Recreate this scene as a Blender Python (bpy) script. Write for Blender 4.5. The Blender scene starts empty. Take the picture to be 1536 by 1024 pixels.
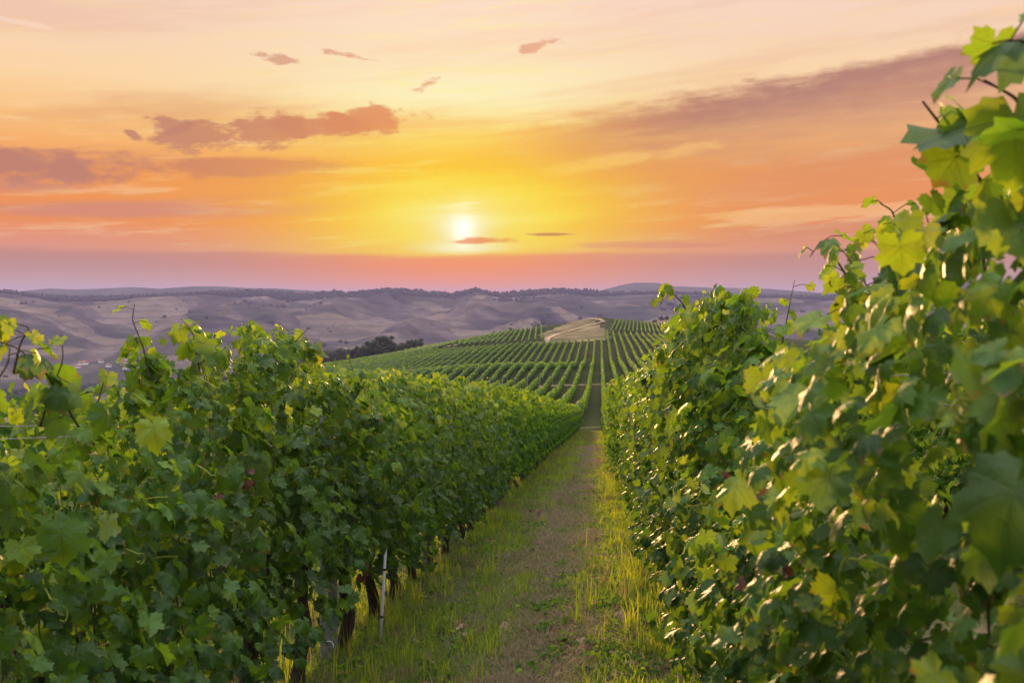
import bpy, math, random
import numpy as np
from mathutils import Vector

S = bpy.context.scene
COL = S.collection
R = math.radians

# ------------------------------------------------------------------ camera
FPX = 1493.0                 # focal length in pixels of the 1536 px wide photograph
EYE = 1.6
YAW = math.atan(132 / FPX)   # the camera looks this far left of the vine rows (+Y)
HORIZON = 445.0              # picture row of eye level
cam_d = bpy.data.cameras.new('camera')
cam = bpy.data.objects.new('camera', cam_d)
COL.objects.link(cam)
cam_d.sensor_width = 36.0
cam_d.lens = 36.0 * FPX / 1536
cam_d.clip_start = 0.05
cam_d.clip_end = 30000
cam.location = (0, 0, EYE)
cam.rotation_euler = (R(90) - math.atan((512 - HORIZON) / FPX), 0, YAW)
cam_d.dof.use_dof = True
cam_d.dof.focus_distance = 8.0
cam_d.dof.aperture_fstop = 6.3
S.camera = cam

# ------------------------------------------------------------------ exposure and render settings
S.view_settings.view_transform = 'Standard'
S.view_settings.look = 'None'
S.view_settings.exposure = 0.7
S.view_settings.gamma = 1.0
S.view_settings.use_curve_mapping = False
S.render.engine = 'CYCLES'
cy = S.cycles
cy.use_denoising = True
try:
    cy.denoiser = 'OPENIMAGEDENOISE'
except Exception:
    pass
cy.max_bounces = 7
cy.diffuse_bounces = 1
cy.glossy_bounces = 2
cy.transmission_bounces = 4
cy.volume_bounces = 0
cy.transparent_max_bounces = 4
cy.caustics_reflective = False
cy.caustics_refractive = False
cy.sample_clamp_indirect = 4.0

SUN_AZ = math.atan((695 - 768) / FPX)     # from the camera axis
SUN_EL = math.atan(100 / FPX)
SUN_WORLD = SUN_AZ - YAW                   # from +Y, clockwise positive


# ------------------------------------------------------------------ node maths helper
class X:
    def __init__(s, nt, sock): s.nt, s.s = nt, sock
    def _op(s, op, *a, clamp=False):
        n = s.nt.nodes.new('ShaderNodeMath'); n.operation = op; n.use_clamp = clamp
        for i, v in enumerate((s,) + a):
            if isinstance(v, X): s.nt.links.new(v.s, n.inputs[i])
            else: n.inputs[i].default_value = float(v)
        return X(s.nt, n.outputs[0])
    def __add__(s, o): return s._op('ADD', o)
    __radd__ = __add__
    def __sub__(s, o): return s._op('SUBTRACT', o)
    def __rsub__(s, o): return (s * -1.0) + o
    def __mul__(s, o): return s._op('MULTIPLY', o)
    __rmul__ = __mul__
    def __truediv__(s, o): return s._op('DIVIDE', o)
    def __neg__(s): return s * -1.0
    def pw(s, o): return s._op('POWER', o)
    def abs(s): return s._op('ABSOLUTE')
    def sqrt(s): return s._op('SQRT')
    def exp(s): return s._op('EXPONENT')
    def sin(s): return s._op('SINE')
    def cos(s): return s._op('COSINE')
    def mx(s, o): return s._op('MAXIMUM', o)
    def mn(s, o): return s._op('MINIMUM', o)
    def atan2(s, o): return s._op('ARCTAN2', o)
    def asin(s): return s._op('ARCSINE')
    def sat(s): return s._op('ADD', 0.0, clamp=True)
    def smooth(s, a, b):
        n = s.nt.nodes.new('ShaderNodeMapRange'); n.interpolation_type = 'SMOOTHSTEP'
        s.nt.links.new(s.s, n.inputs[0])
        n.inputs[1].default_value = a; n.inputs[2].default_value = b
        n.inputs[3].default_value = 0; n.inputs[4].default_value = 1
        return X(s.nt, n.outputs[0])
    def lin(s, a, b, c=0.0, d=1.0):
        n = s.nt.nodes.new('ShaderNodeMapRange')
        s.nt.links.new(s.s, n.inputs[0])
        for i, v in enumerate((a, b, c, d)): n.inputs[i + 1].default_value = v
        return X(s.nt, n.outputs[0])


def comb(nt, x, y, z):
    n = nt.nodes.new('ShaderNodeCombineXYZ')
    for i, v in enumerate((x, y, z)):
        if isinstance(v, X): nt.links.new(v.s, n.inputs[i])
        else: n.inputs[i].default_value = v
    return n.outputs[0]


def noise(nt, vec, scale, detail=4, rough=0.55, color=False):
    n = nt.nodes.new('ShaderNodeTexNoise')
    if vec is not None: nt.links.new(vec, n.inputs['Vector'])
    n.inputs['Scale'].default_value = scale
    n.inputs['Detail'].default_value = detail
    n.inputs['Roughness'].default_value = rough
    return n.outputs['Color'] if color else X(nt, n.outputs[0])


def setc(nt, sock, v):
    if isinstance(v, X): nt.links.new(v.s, sock)
    elif isinstance(v, bpy.types.NodeSocket): nt.links.new(v, sock)
    elif isinstance(v, (int, float)): sock.default_value = v
    else: sock.default_value = tuple(v) + ((1.0,) if len(v) == 3 else ())


def mix(nt, fac, a, b, mode='MIX'):
    n = nt.nodes.new('ShaderNodeMix'); n.data_type = 'RGBA'; n.blend_type = mode
    n.clamp_factor = True
    setc(nt, n.inputs[0], fac); setc(nt, n.inputs[6], a); setc(nt, n.inputs[7], b)
    return n.outputs[2]


def ramp(nt, fac, stops):
    n = nt.nodes.new('ShaderNodeValToRGB')
    cr = n.color_ramp
    cr.interpolation = 'EASE' if False else 'LINEAR'
    while len(cr.elements) < len(stops): cr.elements.new(0.5)
    for e, (p, c) in zip(cr.elements, stops):
        e.position = p; e.color = tuple(c) + (1.0,)
    setc(nt, n.inputs[0], fac)
    return n.outputs[0]


def s2l(*c):
    return tuple(((v / 255) / 12.92 if v / 255 <= 0.04045 else ((v / 255 + 0.055) / 1.055) ** 2.4) for v in c)


# ------------------------------------------------------------------ world: sunset sky
W = bpy.data.worlds.new('World'); S.world = W; W.use_nodes = True
nt = W.node_tree; nt.nodes.clear()
tc = nt.nodes.new('ShaderNodeTexCoord')
sep = nt.nodes.new('ShaderNodeSeparateXYZ'); nt.links.new(tc.outputs['Generated'], sep.inputs[0])
dx, dy, dz = (X(nt, sep.outputs[i]) for i in range(3))
azw = dx.atan2(dy) + YAW
# wrap to -pi..pi is not needed: only the seam behind the viewer is affected
el = dz.mx(-1).mn(1).asin()
daz = azw - SUN_AZ


def pxa(px): return math.atan((px - 768) / FPX)
def pya(py, px=768): return math.atan((HORIZON - py) / FPX * math.cos(pxa(px)))


vecs = comb(nt, azw, el, 0.0)
tilt_el = el - azw * 0.10
n_str = noise(nt, comb(nt, azw * 2.6, tilt_el * 26, 3.1), 1.0, 7, 0.6)          # long thin streaks
n_str2 = noise(nt, comb(nt, azw * 7.0, (el - azw * 0.05) * 75, 8.7), 1.0, 6, 0.62)
n_puf = noise(nt, comb(nt, azw * 26, el * 60, 1.7), 1.0, 7, 0.6)               # ragged cloud edges
n_big = noise(nt, comb(nt, azw * 1.5, el * 7, 5.5), 1.0, 4, 0.5)

ELT = pya(0)                                             # top edge of the photograph
e01 = el.lin(0.0, 0.42)
def st(py, c): return (min(1, max(0, pya(py) / 0.42)), s2l(*c))
ew = e01 + (n_str - 0.5) * 0.05
side = ramp(nt, ew, [st(445, (200, 166, 158)), st(425, (198, 156, 146)), st(402, (192, 140, 126)), st(386, (196, 136, 118)), st(377, (226, 148, 118)),
                     st(340, (240, 142, 66)), st(270, (244, 156, 72)), st(200, (252, 194, 122)), st(140, (253, 214, 164)), st(60, (248, 212, 186)), st(-20, (247, 214, 198)), st(-160, (222, 198, 196))])
mid = ramp(nt, ew, [st(445, (250, 162, 104)), st(425, (253, 150, 80)), st(400, (254, 146, 62)), st(384, (252, 156, 62)), st(379, (255, 196, 22)),
                    st(345, (255, 186, 0)), st(290, (255, 180, 8)), st(255, (255, 176, 30)), st(205, (255, 230, 112)), st(150, (255, 243, 190)), st(70, (254, 226, 190)), st(-20, (253, 220, 202)), st(-160, (226, 202, 200))])
g1 = (daz * daz * (-1 / (2 * 0.138 ** 2))).exp()
base = mix(nt, g1, side, mid)

# broad warm veil of light and dark streaks
hi = (el + (n_str - 0.5) * 0.02).smooth(pya(392), pya(368))
dk = n_str.smooth(0.47, 0.66) * hi * 0.55 * (1.0 - el.smooth(pya(230), pya(90)) * 0.62)
base = mix(nt, dk, base, mix(nt, g1, s2l(212, 140, 98), s2l(250, 168, 66)))
n_fine = noise(nt, comb(nt, azw * 14.0 + n_str * 2.0, (el - azw * 0.08) * 130, 2.2), 1.0, 6, 0.65)
lt = (n_str2 * 0.55 + n_fine * 0.45).smooth(0.50, 0.62) * hi * 0.36
base = mix(nt, lt, base, mix(nt, g1, s2l(253, 214, 162), s2l(255, 240, 150)))


def blob(px, py, rx, ry, tilt=0.0, edge=0.55, amp=1.5, nz=None, soft=0.3):
    """ragged soft ellipse in sky angles; sizes in photograph pixels"""
    nz = nz or n_puf
    a0, e0 = pxa(px), pya(py, px)
    k = math.cos(pxa(px)) ** 2 / FPX
    a = azw - a0
    e = el - e0 - a * tilt
    d = ((a / (rx * k)) * (a / (rx * k)) + (e / (ry * k)) * (e / (ry * k))).sqrt()
    return ((1.0 - d) + (nz - 0.5) * (amp * 2.3)).smooth(edge - soft, edge + soft)


def cloud(base, m, strength, c_side, c_mid):
    return mix(nt, m * strength, base, mix(nt, g1, s2l(*c_side), s2l(*c_mid)))


n_ragged = (n_puf * 0.55) + (n_str * 0.45)
# great veil rising to the right
a_ = azw - pxa(640)
t_ = (pya(208) + a_ * 0.152 - a_ * a_ * 0.015 - el) * FPX + (n_puf - 0.5) * 46 + (n_str - 0.5) * 60
veil = t_.smooth(-4, 26) * (1.0 - t_.smooth(58, 150) * 0.72) * azw.smooth(pxa(610), pxa(900)) * (0.72 + (n_str2 - 0.5) * 1.3).sat()
base = cloud(base, veil, 0.95, (198, 136, 110), (248, 158, 66))
base = cloud(base, (veil * 1.5).sat() * t_.smooth(75, 22) * azw.smooth(pxa(760), pxa(1080)), 0.85, (176, 124, 112), (206, 132, 90))
base = cloud(base, blob(1250, 270, 420, 40, 0.06, 0.25, 1.0, n_str, 0.4), 0.7, (228, 146, 88), (252, 172, 70))
# light gap under the veil
base = cloud(base, blob(930, 243, 200, 16, 0.14, 0.4, 1.6, n_ragged, 0.4), 0.55, (250, 196, 120), (255, 214, 100))
base = cloud(base, blob(1240, 318, 330, 14, 0.05, 0.4, 1.6, n_str2, 0.4), 0.55, (252, 196, 128), (255, 206, 70))
# left cloud bank
base = cloud(base, blob(50, 254, 230, 40, 0.02, 0.38, 1.9, n_ragged, 0.35), 0.95, (190, 126, 104), (230, 150, 100))
base = cloud(base, blob(20, 282, 230, 22, 0.02, 0.35, 1.5, n_str, 0.35), 0.60, (196, 134, 118), (230, 150, 100))
base = cloud(base, blob(375, 252, 170, 20, 0.06, 0.25, 1.1, n_ragged, 0.3), 0.9, (204, 130, 94), (238, 152, 80))
base = cloud(base, blob(180, 316, 330, 20, 0.02, 0.25, 1.1, n_str, 0.4), 0.75, (208, 136, 112), (240, 150, 90))
# small ragged cumulus
for (px, py, rx, ry, tl) in ((312, 208, 70, 22, 0.04), (400, 198, 66, 24, 0.12), (478, 191, 80, 16, 0.08), (548, 183, 66, 18, 0.08),
                             (258, 190, 33, 11, 0.0), (201, 202, 17, 8, -0.35)):
    base = cloud(base, blob(px, py, rx * 1.5, ry * 1.6, tl, 0.40, 0.95, n_puf, 0.17), 0.88, (190, 130, 106), (232, 142, 84))
for (px, py, rx, ry, tl) in ((435, 93, 52, 13, -0.14), (520, 88, 46, 8, -0.1), (640, 131, 32, 16, 0.3), (798, 77, 36, 13, 0.25)):
    base = cloud(base, blob(px, py, rx, ry, tl, 0.42, 1.5, n_puf, 0.22), 0.75, (196, 140, 122), (232, 160, 120))
base = cloud(base, blob(40, 40, 90, 7, -0.1, 0.4, 0.8, n_puf, 0.3), 0.5, (253, 222, 200), (253, 222, 200))

# the sun seen through thin cloud, its yellow aureole cut by a bank at the horizon
bank = (el + (n_str - 0.5) * 0.018 - daz.mx(0) * 0.02).smooth(pya(388), pya(374))
def gauss(px, py, sx, sy):
    k = 1 / FPX
    a = azw - pxa(px); e = el - pya(py)
    return ((a / (sx * k)) * (a / (sx * k)) * -0.5 + (e / (sy * k)) * (e / (sy * k)) * -0.5).exp()
wob = 0.65 + (n_str2 - 0.5) * 1.6 + 0.1
base = mix(nt, (gauss(705, 324, 140, 54) * 1.4).mn(1.0) * bank * (wob * 0.5 + 0.55).sat(), base, s2l(255, 222, 0))
base = mix(nt, gauss(690, 322, 74, 26) * bank * 1.1 * wob.sat(), base, s2l(255, 244, 130))
base = mix(nt, gauss(694, 342, 26, 17) * bank * .75, base, s2l(255, 252, 225))
base = mix(nt, gauss(694, 372, 40, 7) * bank * 1.0, base, s2l(255, 248, 190))
disc = (gauss(695, 347, 11, 14) * .95).mn(1.0) * (.72 + (n_str2 - .5) * 1.6 + .2).sat() * bank
base = mix(nt, disc, base, (1.45, 1.38, 1.1))
base = mix(nt, (gauss(697, 312, 14, 9) * (n_str2.smooth(.4, .55)) * .4) * bank, base, (1.3, 1.25, 1.1))
# dark bars in front of the sun
base = cloud(base, blob(706, 362, 66, 5.5, 0.04, 0.30, 1.1, n_puf, 0.35), 0.8, (230, 120, 40), (240, 132, 20))
base = cloud(base, blob(828, 352, 52, 3.5, 0.0, 0.35, 0.7, n_puf, 0.25), 0.75, (190, 100, 80), (190, 96, 70))
base = cloud(base, blob(1010, 368, 160, 7, 0.0, 0.35, 1.2, n_str2, 0.3), 0.5, (214, 130, 112), (226, 130, 100))

# the rest of the vault: cooler overhead, lavender opposite the sun
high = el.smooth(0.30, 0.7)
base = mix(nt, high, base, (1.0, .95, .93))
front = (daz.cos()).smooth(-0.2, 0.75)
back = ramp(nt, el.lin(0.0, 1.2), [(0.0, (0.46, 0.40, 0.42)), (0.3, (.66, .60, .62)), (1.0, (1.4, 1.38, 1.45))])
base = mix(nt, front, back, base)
base = mix(nt, el.smooth(0.55, 1.2), base, (5.4, 5.4, 5.6))  # unseen zenith raised far above the visible sky, added fill light for the foliage
base = mix(nt, el.smooth(-0.01, -0.08), base, (0.10, 0.08, 0.07))
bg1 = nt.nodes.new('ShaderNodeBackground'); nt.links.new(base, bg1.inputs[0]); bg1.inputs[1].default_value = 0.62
sky = nt.nodes.new('ShaderNodeTexSky'); sky.sky_type = 'NISHITA'; sky.sun_disc = False
sky.sun_elevation = SUN_EL; sky.sun_rotation = SUN_WORLD
bg2 = nt.nodes.new('ShaderNodeBackground'); nt.links.new(sky.outputs[0], bg2.inputs[0]); bg2.inputs[1].default_value = 0.05
# the clear Nishita sky shows only above the cloud sheet (it would burn out the low sky)
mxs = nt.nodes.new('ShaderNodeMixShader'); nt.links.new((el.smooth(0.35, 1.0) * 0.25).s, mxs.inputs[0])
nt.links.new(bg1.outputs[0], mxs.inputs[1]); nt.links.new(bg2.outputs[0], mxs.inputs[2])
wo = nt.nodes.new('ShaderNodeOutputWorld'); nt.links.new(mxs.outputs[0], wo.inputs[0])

sun_d = bpy.data.lights.new('sun', 'SUN'); sun_o = bpy.data.objects.new('sun', sun_d); COL.objects.link(sun_o)
sun_d.energy = 5.0; sun_d.angle = R(3.0); sun_d.color = (1.0, 0.56, 0.24)
sd = Vector((math.sin(SUN_WORLD) * math.cos(SUN_EL), math.cos(SUN_WORLD) * math.cos(SUN_EL), math.sin(SUN_EL)))
sun_o.rotation_euler = (-sd).to_track_quat('-Z', 'Y').to_euler()
sun_o.location = (0, 0, 40)

# ------------------------------------------------------------------ terrain
rng = np.random.default_rng(11)


def hash2(ix, iy, seed):
    h = (ix.astype(np.int64) * 374761393 + iy.astype(np.int64) * 668265263 + seed * 974711) & 0x7fffffff
    h = ((h ^ (h >> 13)) * 1274126177) & 0x7fffffff
    return ((h ^ (h >> 16)) & 0xffff) / 65535.0


def vnoise(x, y, seed=0):
    x = np.asarray(x, float); y = np.asarray(y, float)
    ix, iy = np.floor(x), np.floor(y)
    fx, fy = x - ix, y - iy
    fx = fx * fx * fx * (fx * (fx * 6 - 15) + 10); fy = fy * fy * fy * (fy * (fy * 6 - 15) + 10)
    a, b, c, d = hash2(ix, iy, seed), hash2(ix + 1, iy, seed), hash2(ix, iy + 1, seed), hash2(ix + 1, iy + 1, seed)
    return (a + (b - a) * fx) * (1 - fy) + (c + (d - c) * fx) * fy - 0.5


def fbm(x, y, seed=0, oct=4, gain=0.5):
    s = 0; a = 1
    for o in range(oct):
        s = s + a * vnoise(np.asarray(x) * 2 ** o + 17.3 * o, np.asarray(y) * 2 ** o - 9.1 * o, seed + o)
        a *= gain
    return s


_PY = np.arange(-400, 13000, 2.0)
_PZ = np.interp(_PY, [-400, 0, 84, 120, 200, 235, 290, 390, 480, 560, 640, 740, 900, 1200, 1700, 13000],
                [12, 0, -9.55, -12.5, -16.4, -17.1, -17.6, -16.2, -14.2, -12.4, -11.4, -14, -40, -92, -140, -150])
_k = np.hanning(21); _k /= _k.sum()
_PZ2 = np.convolve(np.pad(_PZ, 10, mode='edge'), _k, mode='valid')
_w = np.clip((_PY - 60) / 30, 0, 1)
_PZ = _PZ * (1 - _w) + _PZ2 * _w
_SL = ([-400, 0, 80, 200, 300, 390, 480, 640, 800, 1000, 1500, 13000], [.05, .10, .06, .04, .06, .07, .11, .17, .16, .10, 0, 0])
_SR = ([-400, 0, 80, 200, 390, 480, 640, 800, 1500, 13000], [.10, .10, .06, .03, .0, -.06, -.12, -.12, 0, 0])


def H(x, y):
    x = np.asarray(x, float); y = np.asarray(y, float)
    z = np.interp(y, _PY, _PZ)
    sl = np.interp(y, *_SL); sr = np.interp(y, *_SR)
    wgt = 1 / (1 + np.exp(-x / 6.0))
    xl = np.minimum(x, 0); xr = np.maximum(x, 0)
    near = np.clip((y - 60) / 60, 0, 1)
    z = z + np.where(x < 0, sl * x, sl * x * (1 - near) + near * sr * x)
    # long left flank falls away
    z = z - 0.00045 * np.minimum(x + 30, 0) ** 2 * np.exp(-np.maximum(y - 500, 0) / 400)
    # hummock in the far block, knoll with dry grass to the right
    z = z + 1.9 * np.exp(-((x + 26) / 26) ** 2 - ((y - 232) / 26) ** 2)
    z = z - 1.2 * np.exp(-((x + 30) / 40) ** 2 - ((y - 290) / 30) ** 2)
    z = z + 46 * np.exp(-((x - 105) / 95) ** 2 - ((y - 1000) / 150) ** 2)
    z = z + 0.5 * fbm(x / 40, y / 40, 3, 3) * np.clip((np.hypot(x, y) - 60) / 120, 0, 1) * 1.6
    # floor of the valley
    fl = -142 + 6 * fbm(x / 500, y / 500, 9, 3)
    return fl + 12 * np.log1p(np.exp(np.clip((z - fl) / 12, -40, 60)))


_H00 = float(H(0, 0))


def G(x, y):
    """ground height with the small clods of the near lane"""
    z = H(x, y) - _H00
    d = np.hypot(x, y)
    w = np.clip(1 - d / 60, 0, 1)
    z = z + w * (0.05 * fbm(np.asarray(x) * 1.6, np.asarray(y) * 1.6, 21, 4))
    return z


# ------------------------------------------------------------------ mesh helpers
def mesh_np(name, verts, faces_flat, nv, mats, uv=None, smooth=True, attrs=None):
    """verts (n,3); faces_flat int array; nv vertices per face (3, 4 or per-face array)"""
    me = bpy.data.meshes.new(name)
    verts = np.ascontiguousarray(verts, dtype=np.float32)
    ff = np.ascontiguousarray(faces_flat, dtype=np.int32).ravel()
    if np.isscalar(nv):
        nf = len(ff) // nv; tot = np.full(nf, nv, np.int32)
    else:
        tot = np.asarray(nv, np.int32); nf = len(tot)
    st_ = np.concatenate(([0], np.cumsum(tot)[:-1])).astype(np.int32)
    me.vertices.add(len(verts)); me.vertices.foreach_set('co', verts.ravel())
    me.loops.add(len(ff)); me.loops.foreach_set('vertex_index', ff)
    me.polygons.add(nf); me.polygons.foreach_set('loop_start', st_); me.polygons.foreach_set('loop_total', tot)
    if smooth: me.polygons.foreach_set('use_smooth', np.ones(nf, bool))
    me.update(calc_edges=True)
    if uv is not None:
        l = me.uv_layers.new(name='uv')
        l.data.foreach_set('uv', np.ascontiguousarray(uv[ff], dtype=np.float32).ravel())
    for k, v in (attrs or {}).items():
        a = me.attributes.new(k, 'FLOAT', 'POINT')
        a.data.foreach_set('value', np.ascontiguousarray(v, dtype=np.float32))
    for m in (mats if isinstance(mats, (list, tuple)) else [mats]): me.materials.append(m)
    return me


def link(name, me, parent=None, loc=(0, 0, 0), rot=(0, 0, 0)):
    o = bpy.data.objects.new(name, me); COL.objects.link(o)
    o.location = loc; o.rotation_euler = rot
    if parent: o.parent = parent
    return o


def tag(o, label, cat, group=None, kind=None):
    if label: o['label'] = label
    if cat: o['category'] = cat
    if group: o['group'] = group
    if kind: o['kind'] = kind
    return o


def structure(o):
    o['kind'] = 'structure'; return o


class MB:
    """collects simple pieces (tubes, boxes) into one mesh"""
    def __init__(s): s.v, s.f, s.t, s.n = [], [], [], 0
    def add(s, v, faces):
        v = np.asarray(v, float)
        for f in faces:
            s.f.extend([i + s.n for i in f]); s.t.append(len(f))
        s.v.append(v); s.n += len(v)
    def tube(s, pts, rad, sides=6, cap=True):
        pts = np.asarray(pts, float); n = len(pts)
        rad = np.full(n, rad) if np.isscalar(rad) else np.asarray(rad, float)
        d = np.gradient(pts, axis=0); d /= np.linalg.norm(d, axis=1)[:, None] + 1e-9
        ref = np.array([0.31, 0.9, 0.2]) if abs(d[0][2]) > 0.8 else np.array([0, 0, 1.0])
        u = np.cross(d, ref); u /= np.linalg.norm(u, axis=1)[:, None] + 1e-9
        w = np.cross(d, u)
        a = np.linspace(0, 2 * np.pi, sides, endpoint=False)
        v = (pts[:, None] + rad[:, None, None] * (np.cos(a)[None, :, None] * u[:, None] + np.sin(a)[None, :, None] * w[:, None])).reshape(-1, 3)
        fs = []
        for i in range(n - 1):
            for j in range(sides):
                k = (j + 1) % sides
                fs.append((i * sides + j, i * sides + k, (i + 1) * sides + k, (i + 1) * sides + j))
        if cap:
            fs.append(tuple(range(sides))[::-1]); fs.append(tuple((n - 1) * sides + j for j in range(sides)))
        s.add(v, fs)
    def box(s, c, h, bev=0.0):
        cx, cy_, cz = c; hx, hy, hz = h
        v = [(cx + sx * hx, cy_ + sy * hy, cz + sz * hz) for sz in (-1, 1) for sy in (-1, 1) for sx in (-1, 1)]
        s.add(v, [(0, 2, 3, 1), (4, 5, 7, 6), (0, 1, 5, 4), (2, 6, 7, 3), (0, 4, 6, 2), (1, 3, 7, 5)])
    def mesh(s, name, mat, smooth=True):
        return mesh_np(name, np.concatenate(s.v), np.array(s.f), np.array(s.t), mat, smooth=smooth)


# ------------------------------------------------------------------ materials
def newmat(name):
    m = bpy.data.materials.new(name); m.use_nodes = True
    t = m.node_tree; t.nodes.clear()
    out = t.nodes.new('ShaderNodeOutputMaterial')
    return m, t, out


def principled(t, col, rough=0.6, spec=0.5, normal=None):
    b = t.nodes.new('ShaderNodeBsdfPrincipled')
    setc(t, b.inputs['Base Color'], col); setc(t, b.inputs['Roughness'], rough)
    setc(t, b.inputs['Specular IOR Level'], spec)
    if normal is not None: t.links.new(normal, b.inputs['Normal'])
    return b


def bump(t, h, strength=0.3, dist=0.01):
    b = t.nodes.new('ShaderNodeBump'); b.inputs['Strength'].default_value = strength; b.inputs['Distance'].default_value = dist
    t.links.new(h.s, b.inputs['Height']); return b.outputs[0]


def attr(t, name):
    a = t.nodes.new('ShaderNodeAttribute'); a.attribute_name = name; return X(t, a.outputs['Fac'])


def geo(t): return t.nodes.new('ShaderNodeNewGeometry')


def leaf_material(name, detail=True):
    m, t, out = newmat(name)
    g = geo(t); rnd = X(t, g.outputs['Random Per Island']); back = X(t, g.outputs['Backfacing'])
    tint = attr(t, 'tint')
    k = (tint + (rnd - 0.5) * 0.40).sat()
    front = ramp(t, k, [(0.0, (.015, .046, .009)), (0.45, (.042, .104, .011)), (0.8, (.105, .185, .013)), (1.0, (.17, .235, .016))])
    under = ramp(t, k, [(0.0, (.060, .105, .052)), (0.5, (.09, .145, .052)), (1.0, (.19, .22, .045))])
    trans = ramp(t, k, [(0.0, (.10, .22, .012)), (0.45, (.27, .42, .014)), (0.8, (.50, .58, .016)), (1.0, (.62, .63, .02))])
    nrm = None
    if detail:
        uv = t.nodes.new('ShaderNodeUVMap'); uv.uv_map = 'uv'
        sp = t.nodes.new('ShaderNodeSeparateXYZ'); t.links.new(uv.outputs[0], sp.inputs[0])
        u, v = X(t, sp.outputs[0]), X(t, sp.outputs[1])
        r = (u * u + v * v).sqrt()
        th = u.abs().atan2(v)                                   # 0 along the midrib
        vein = None
        for a in (0.0, 0.80, 1.75):
            w = ((th - a).sin() * r).abs() + ((th - a).cos() < 0 if False else 0.0)
            q = w.smooth(0.020, 0.004)
            vein = q if vein is None else vein.mx(q)
        side_v = (((v - u.abs() * 0.8) * 26.0).sin()).smooth(0.86, 1.0) * 0.35
        vein = (vein.mx(side_v)) * r.smooth(1.05, 0.2)
        front = mix(t, vein * 0.35, front, (.13, .19, .05))
        trans = mix(t, vein * 0.5, trans, (.16, .24, .02))
        blot = noise(t, comb(t, u * 2.0, v * 2.0, rnd * 40.0), 1.6, 4, 0.6)
        front = mix(t, (blot.smooth(0.62, 0.75)) * 0.35, front, (.12, .15, .03))
        sick = (rnd * 7.31).sin().smooth(0.25, 0.8) * (r * 0.8 + blot * 0.9).smooth(1.02, 1.22)
        front = mix(t, sick * 0.8, front, (.17, .11, .035))
        trans = mix(t, sick * 0.8, trans, (.30, .16, .02))
        hgt = blot * 0.6 - vein * 0.35
        nrm = bump(t, hgt, 0.55, 0.012)
    col = mix(t, back, front, under)
    b = principled(t, col, 0.5 if detail else 0.8, 0.27 if detail else 0.08, nrm)
    tr = t.nodes.new('ShaderNodeBsdfTranslucent'); t.links.new(trans, tr.inputs[0])
    if nrm is not None: t.links.new(nrm, tr.inputs['Normal'])
    ms = t.nodes.new('ShaderNodeMixShader'); ms.inputs[0].default_value = 0.38
    t.links.new(b.outputs[0], ms.inputs[1]); t.links.new(tr.outputs[0], ms.inputs[2])
    t.links.new(ms.outputs[0], out.inputs[0])
    return m


M_LEAF = leaf_material('vine_leaf')
M_LEAF_FAR = leaf_material('vine_leaf_far', False)


def dry_leaf_material():
    m, t, out = newmat('dry_leaf')
    g = geo(t); rnd = X(t, g.outputs['Random Per Island'])
    c = ramp(t, rnd, [(0, (.045, .018, .012)), (.4, (.12, .045, .03)), (.7, (.20, .10, .06)), (1, (.26, .19, .12))])
    b = principled(t, c, 0.7, 0.3)
    tr = t.nodes.new('ShaderNodeBsdfTranslucent'); t.links.new(c, tr.inputs[0])
    ms = t.nodes.new('ShaderNodeMixShader'); ms.inputs[0].default_value = 0.25
    t.links.new(b.outputs[0], ms.inputs[1]); t.links.new(tr.outputs[0], ms.inputs[2]); t.links.new(ms.outputs[0], out.inputs[0])
    return m


M_DRY = dry_leaf_material()


def grass_material():
    m, t, out = newmat('grass_blade')
    g = geo(t); rnd = X(t, g.outputs['Random Per Island']); tint = attr(t, 'tint')
    k = (tint + (rnd - 0.5) * 0.35).sat()
    c = ramp(t, k, [(0, (.15, .108, .066)), (.22, (.20, .16, .085)), (.42, (.13, .15, .05)), (.65, (.085, .15, .025)), (1, (.22, .27, .03))])
    c2 = ramp(t, k, [(0, (.26, .18, .11)), (.22, (.34, .26, .14)), (.42, (.22, .26, .05)), (.65, (.22, .36, .02)), (1, (.52, .54, .02))])
    b = principled(t, c, 0.6, 0.3)
    tr = t.nodes.new('ShaderNodeBsdfTranslucent'); t.links.new(c2, tr.inputs[0])
    ms = t.nodes.new('ShaderNodeMixShader'); ms.inputs[0].default_value = 0.5
    t.links.new(b.outputs[0], ms.inputs[1]); t.links.new(tr.outputs[0], ms.inputs[2]); t.links.new(ms.outputs[0], out.inputs[0])
    return m


M_GRASS = grass_material()


def bark_material(name, c0, c1, sc=30):
    m, t, out = newmat(name)
    g = geo(t)
    mp = t.nodes.new('ShaderNodeMapping'); mp.inputs['Scale'].default_value = (1, 1, 0.25)
    tc_ = t.nodes.new('ShaderNodeTexCoord'); t.links.new(tc_.outputs['Object'], mp.inputs[0])
    n = noise(t, mp.outputs[0], sc, 6, 0.65)
    b = principled(t, ramp(t, n, [(0.3, c0), (0.7, c1)]), 0.85, 0.25, bump(t, n, 0.9, 0.02))
    t.links.new(b.outputs[0], out.inputs[0]); return m


M_BARK = bark_material('vine_bark', (.012, .009, .008), (.065, .045, .034))
M_CANE = bark_material('cane', (.055, .040, .018), (.13, .085, .035), 60)
M_GREENCANE = bark_material('green_cane', (.10, .13, .025), (.20, .20, .04), 60)
M_TENDRIL = bark_material('tendril', (.20, .24, .03), (.32, .32, .05), 40)
M_TREEBARK = bark_material('tree_bark', (.03, .022, .016), (.09, .07, .05), 4)


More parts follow.
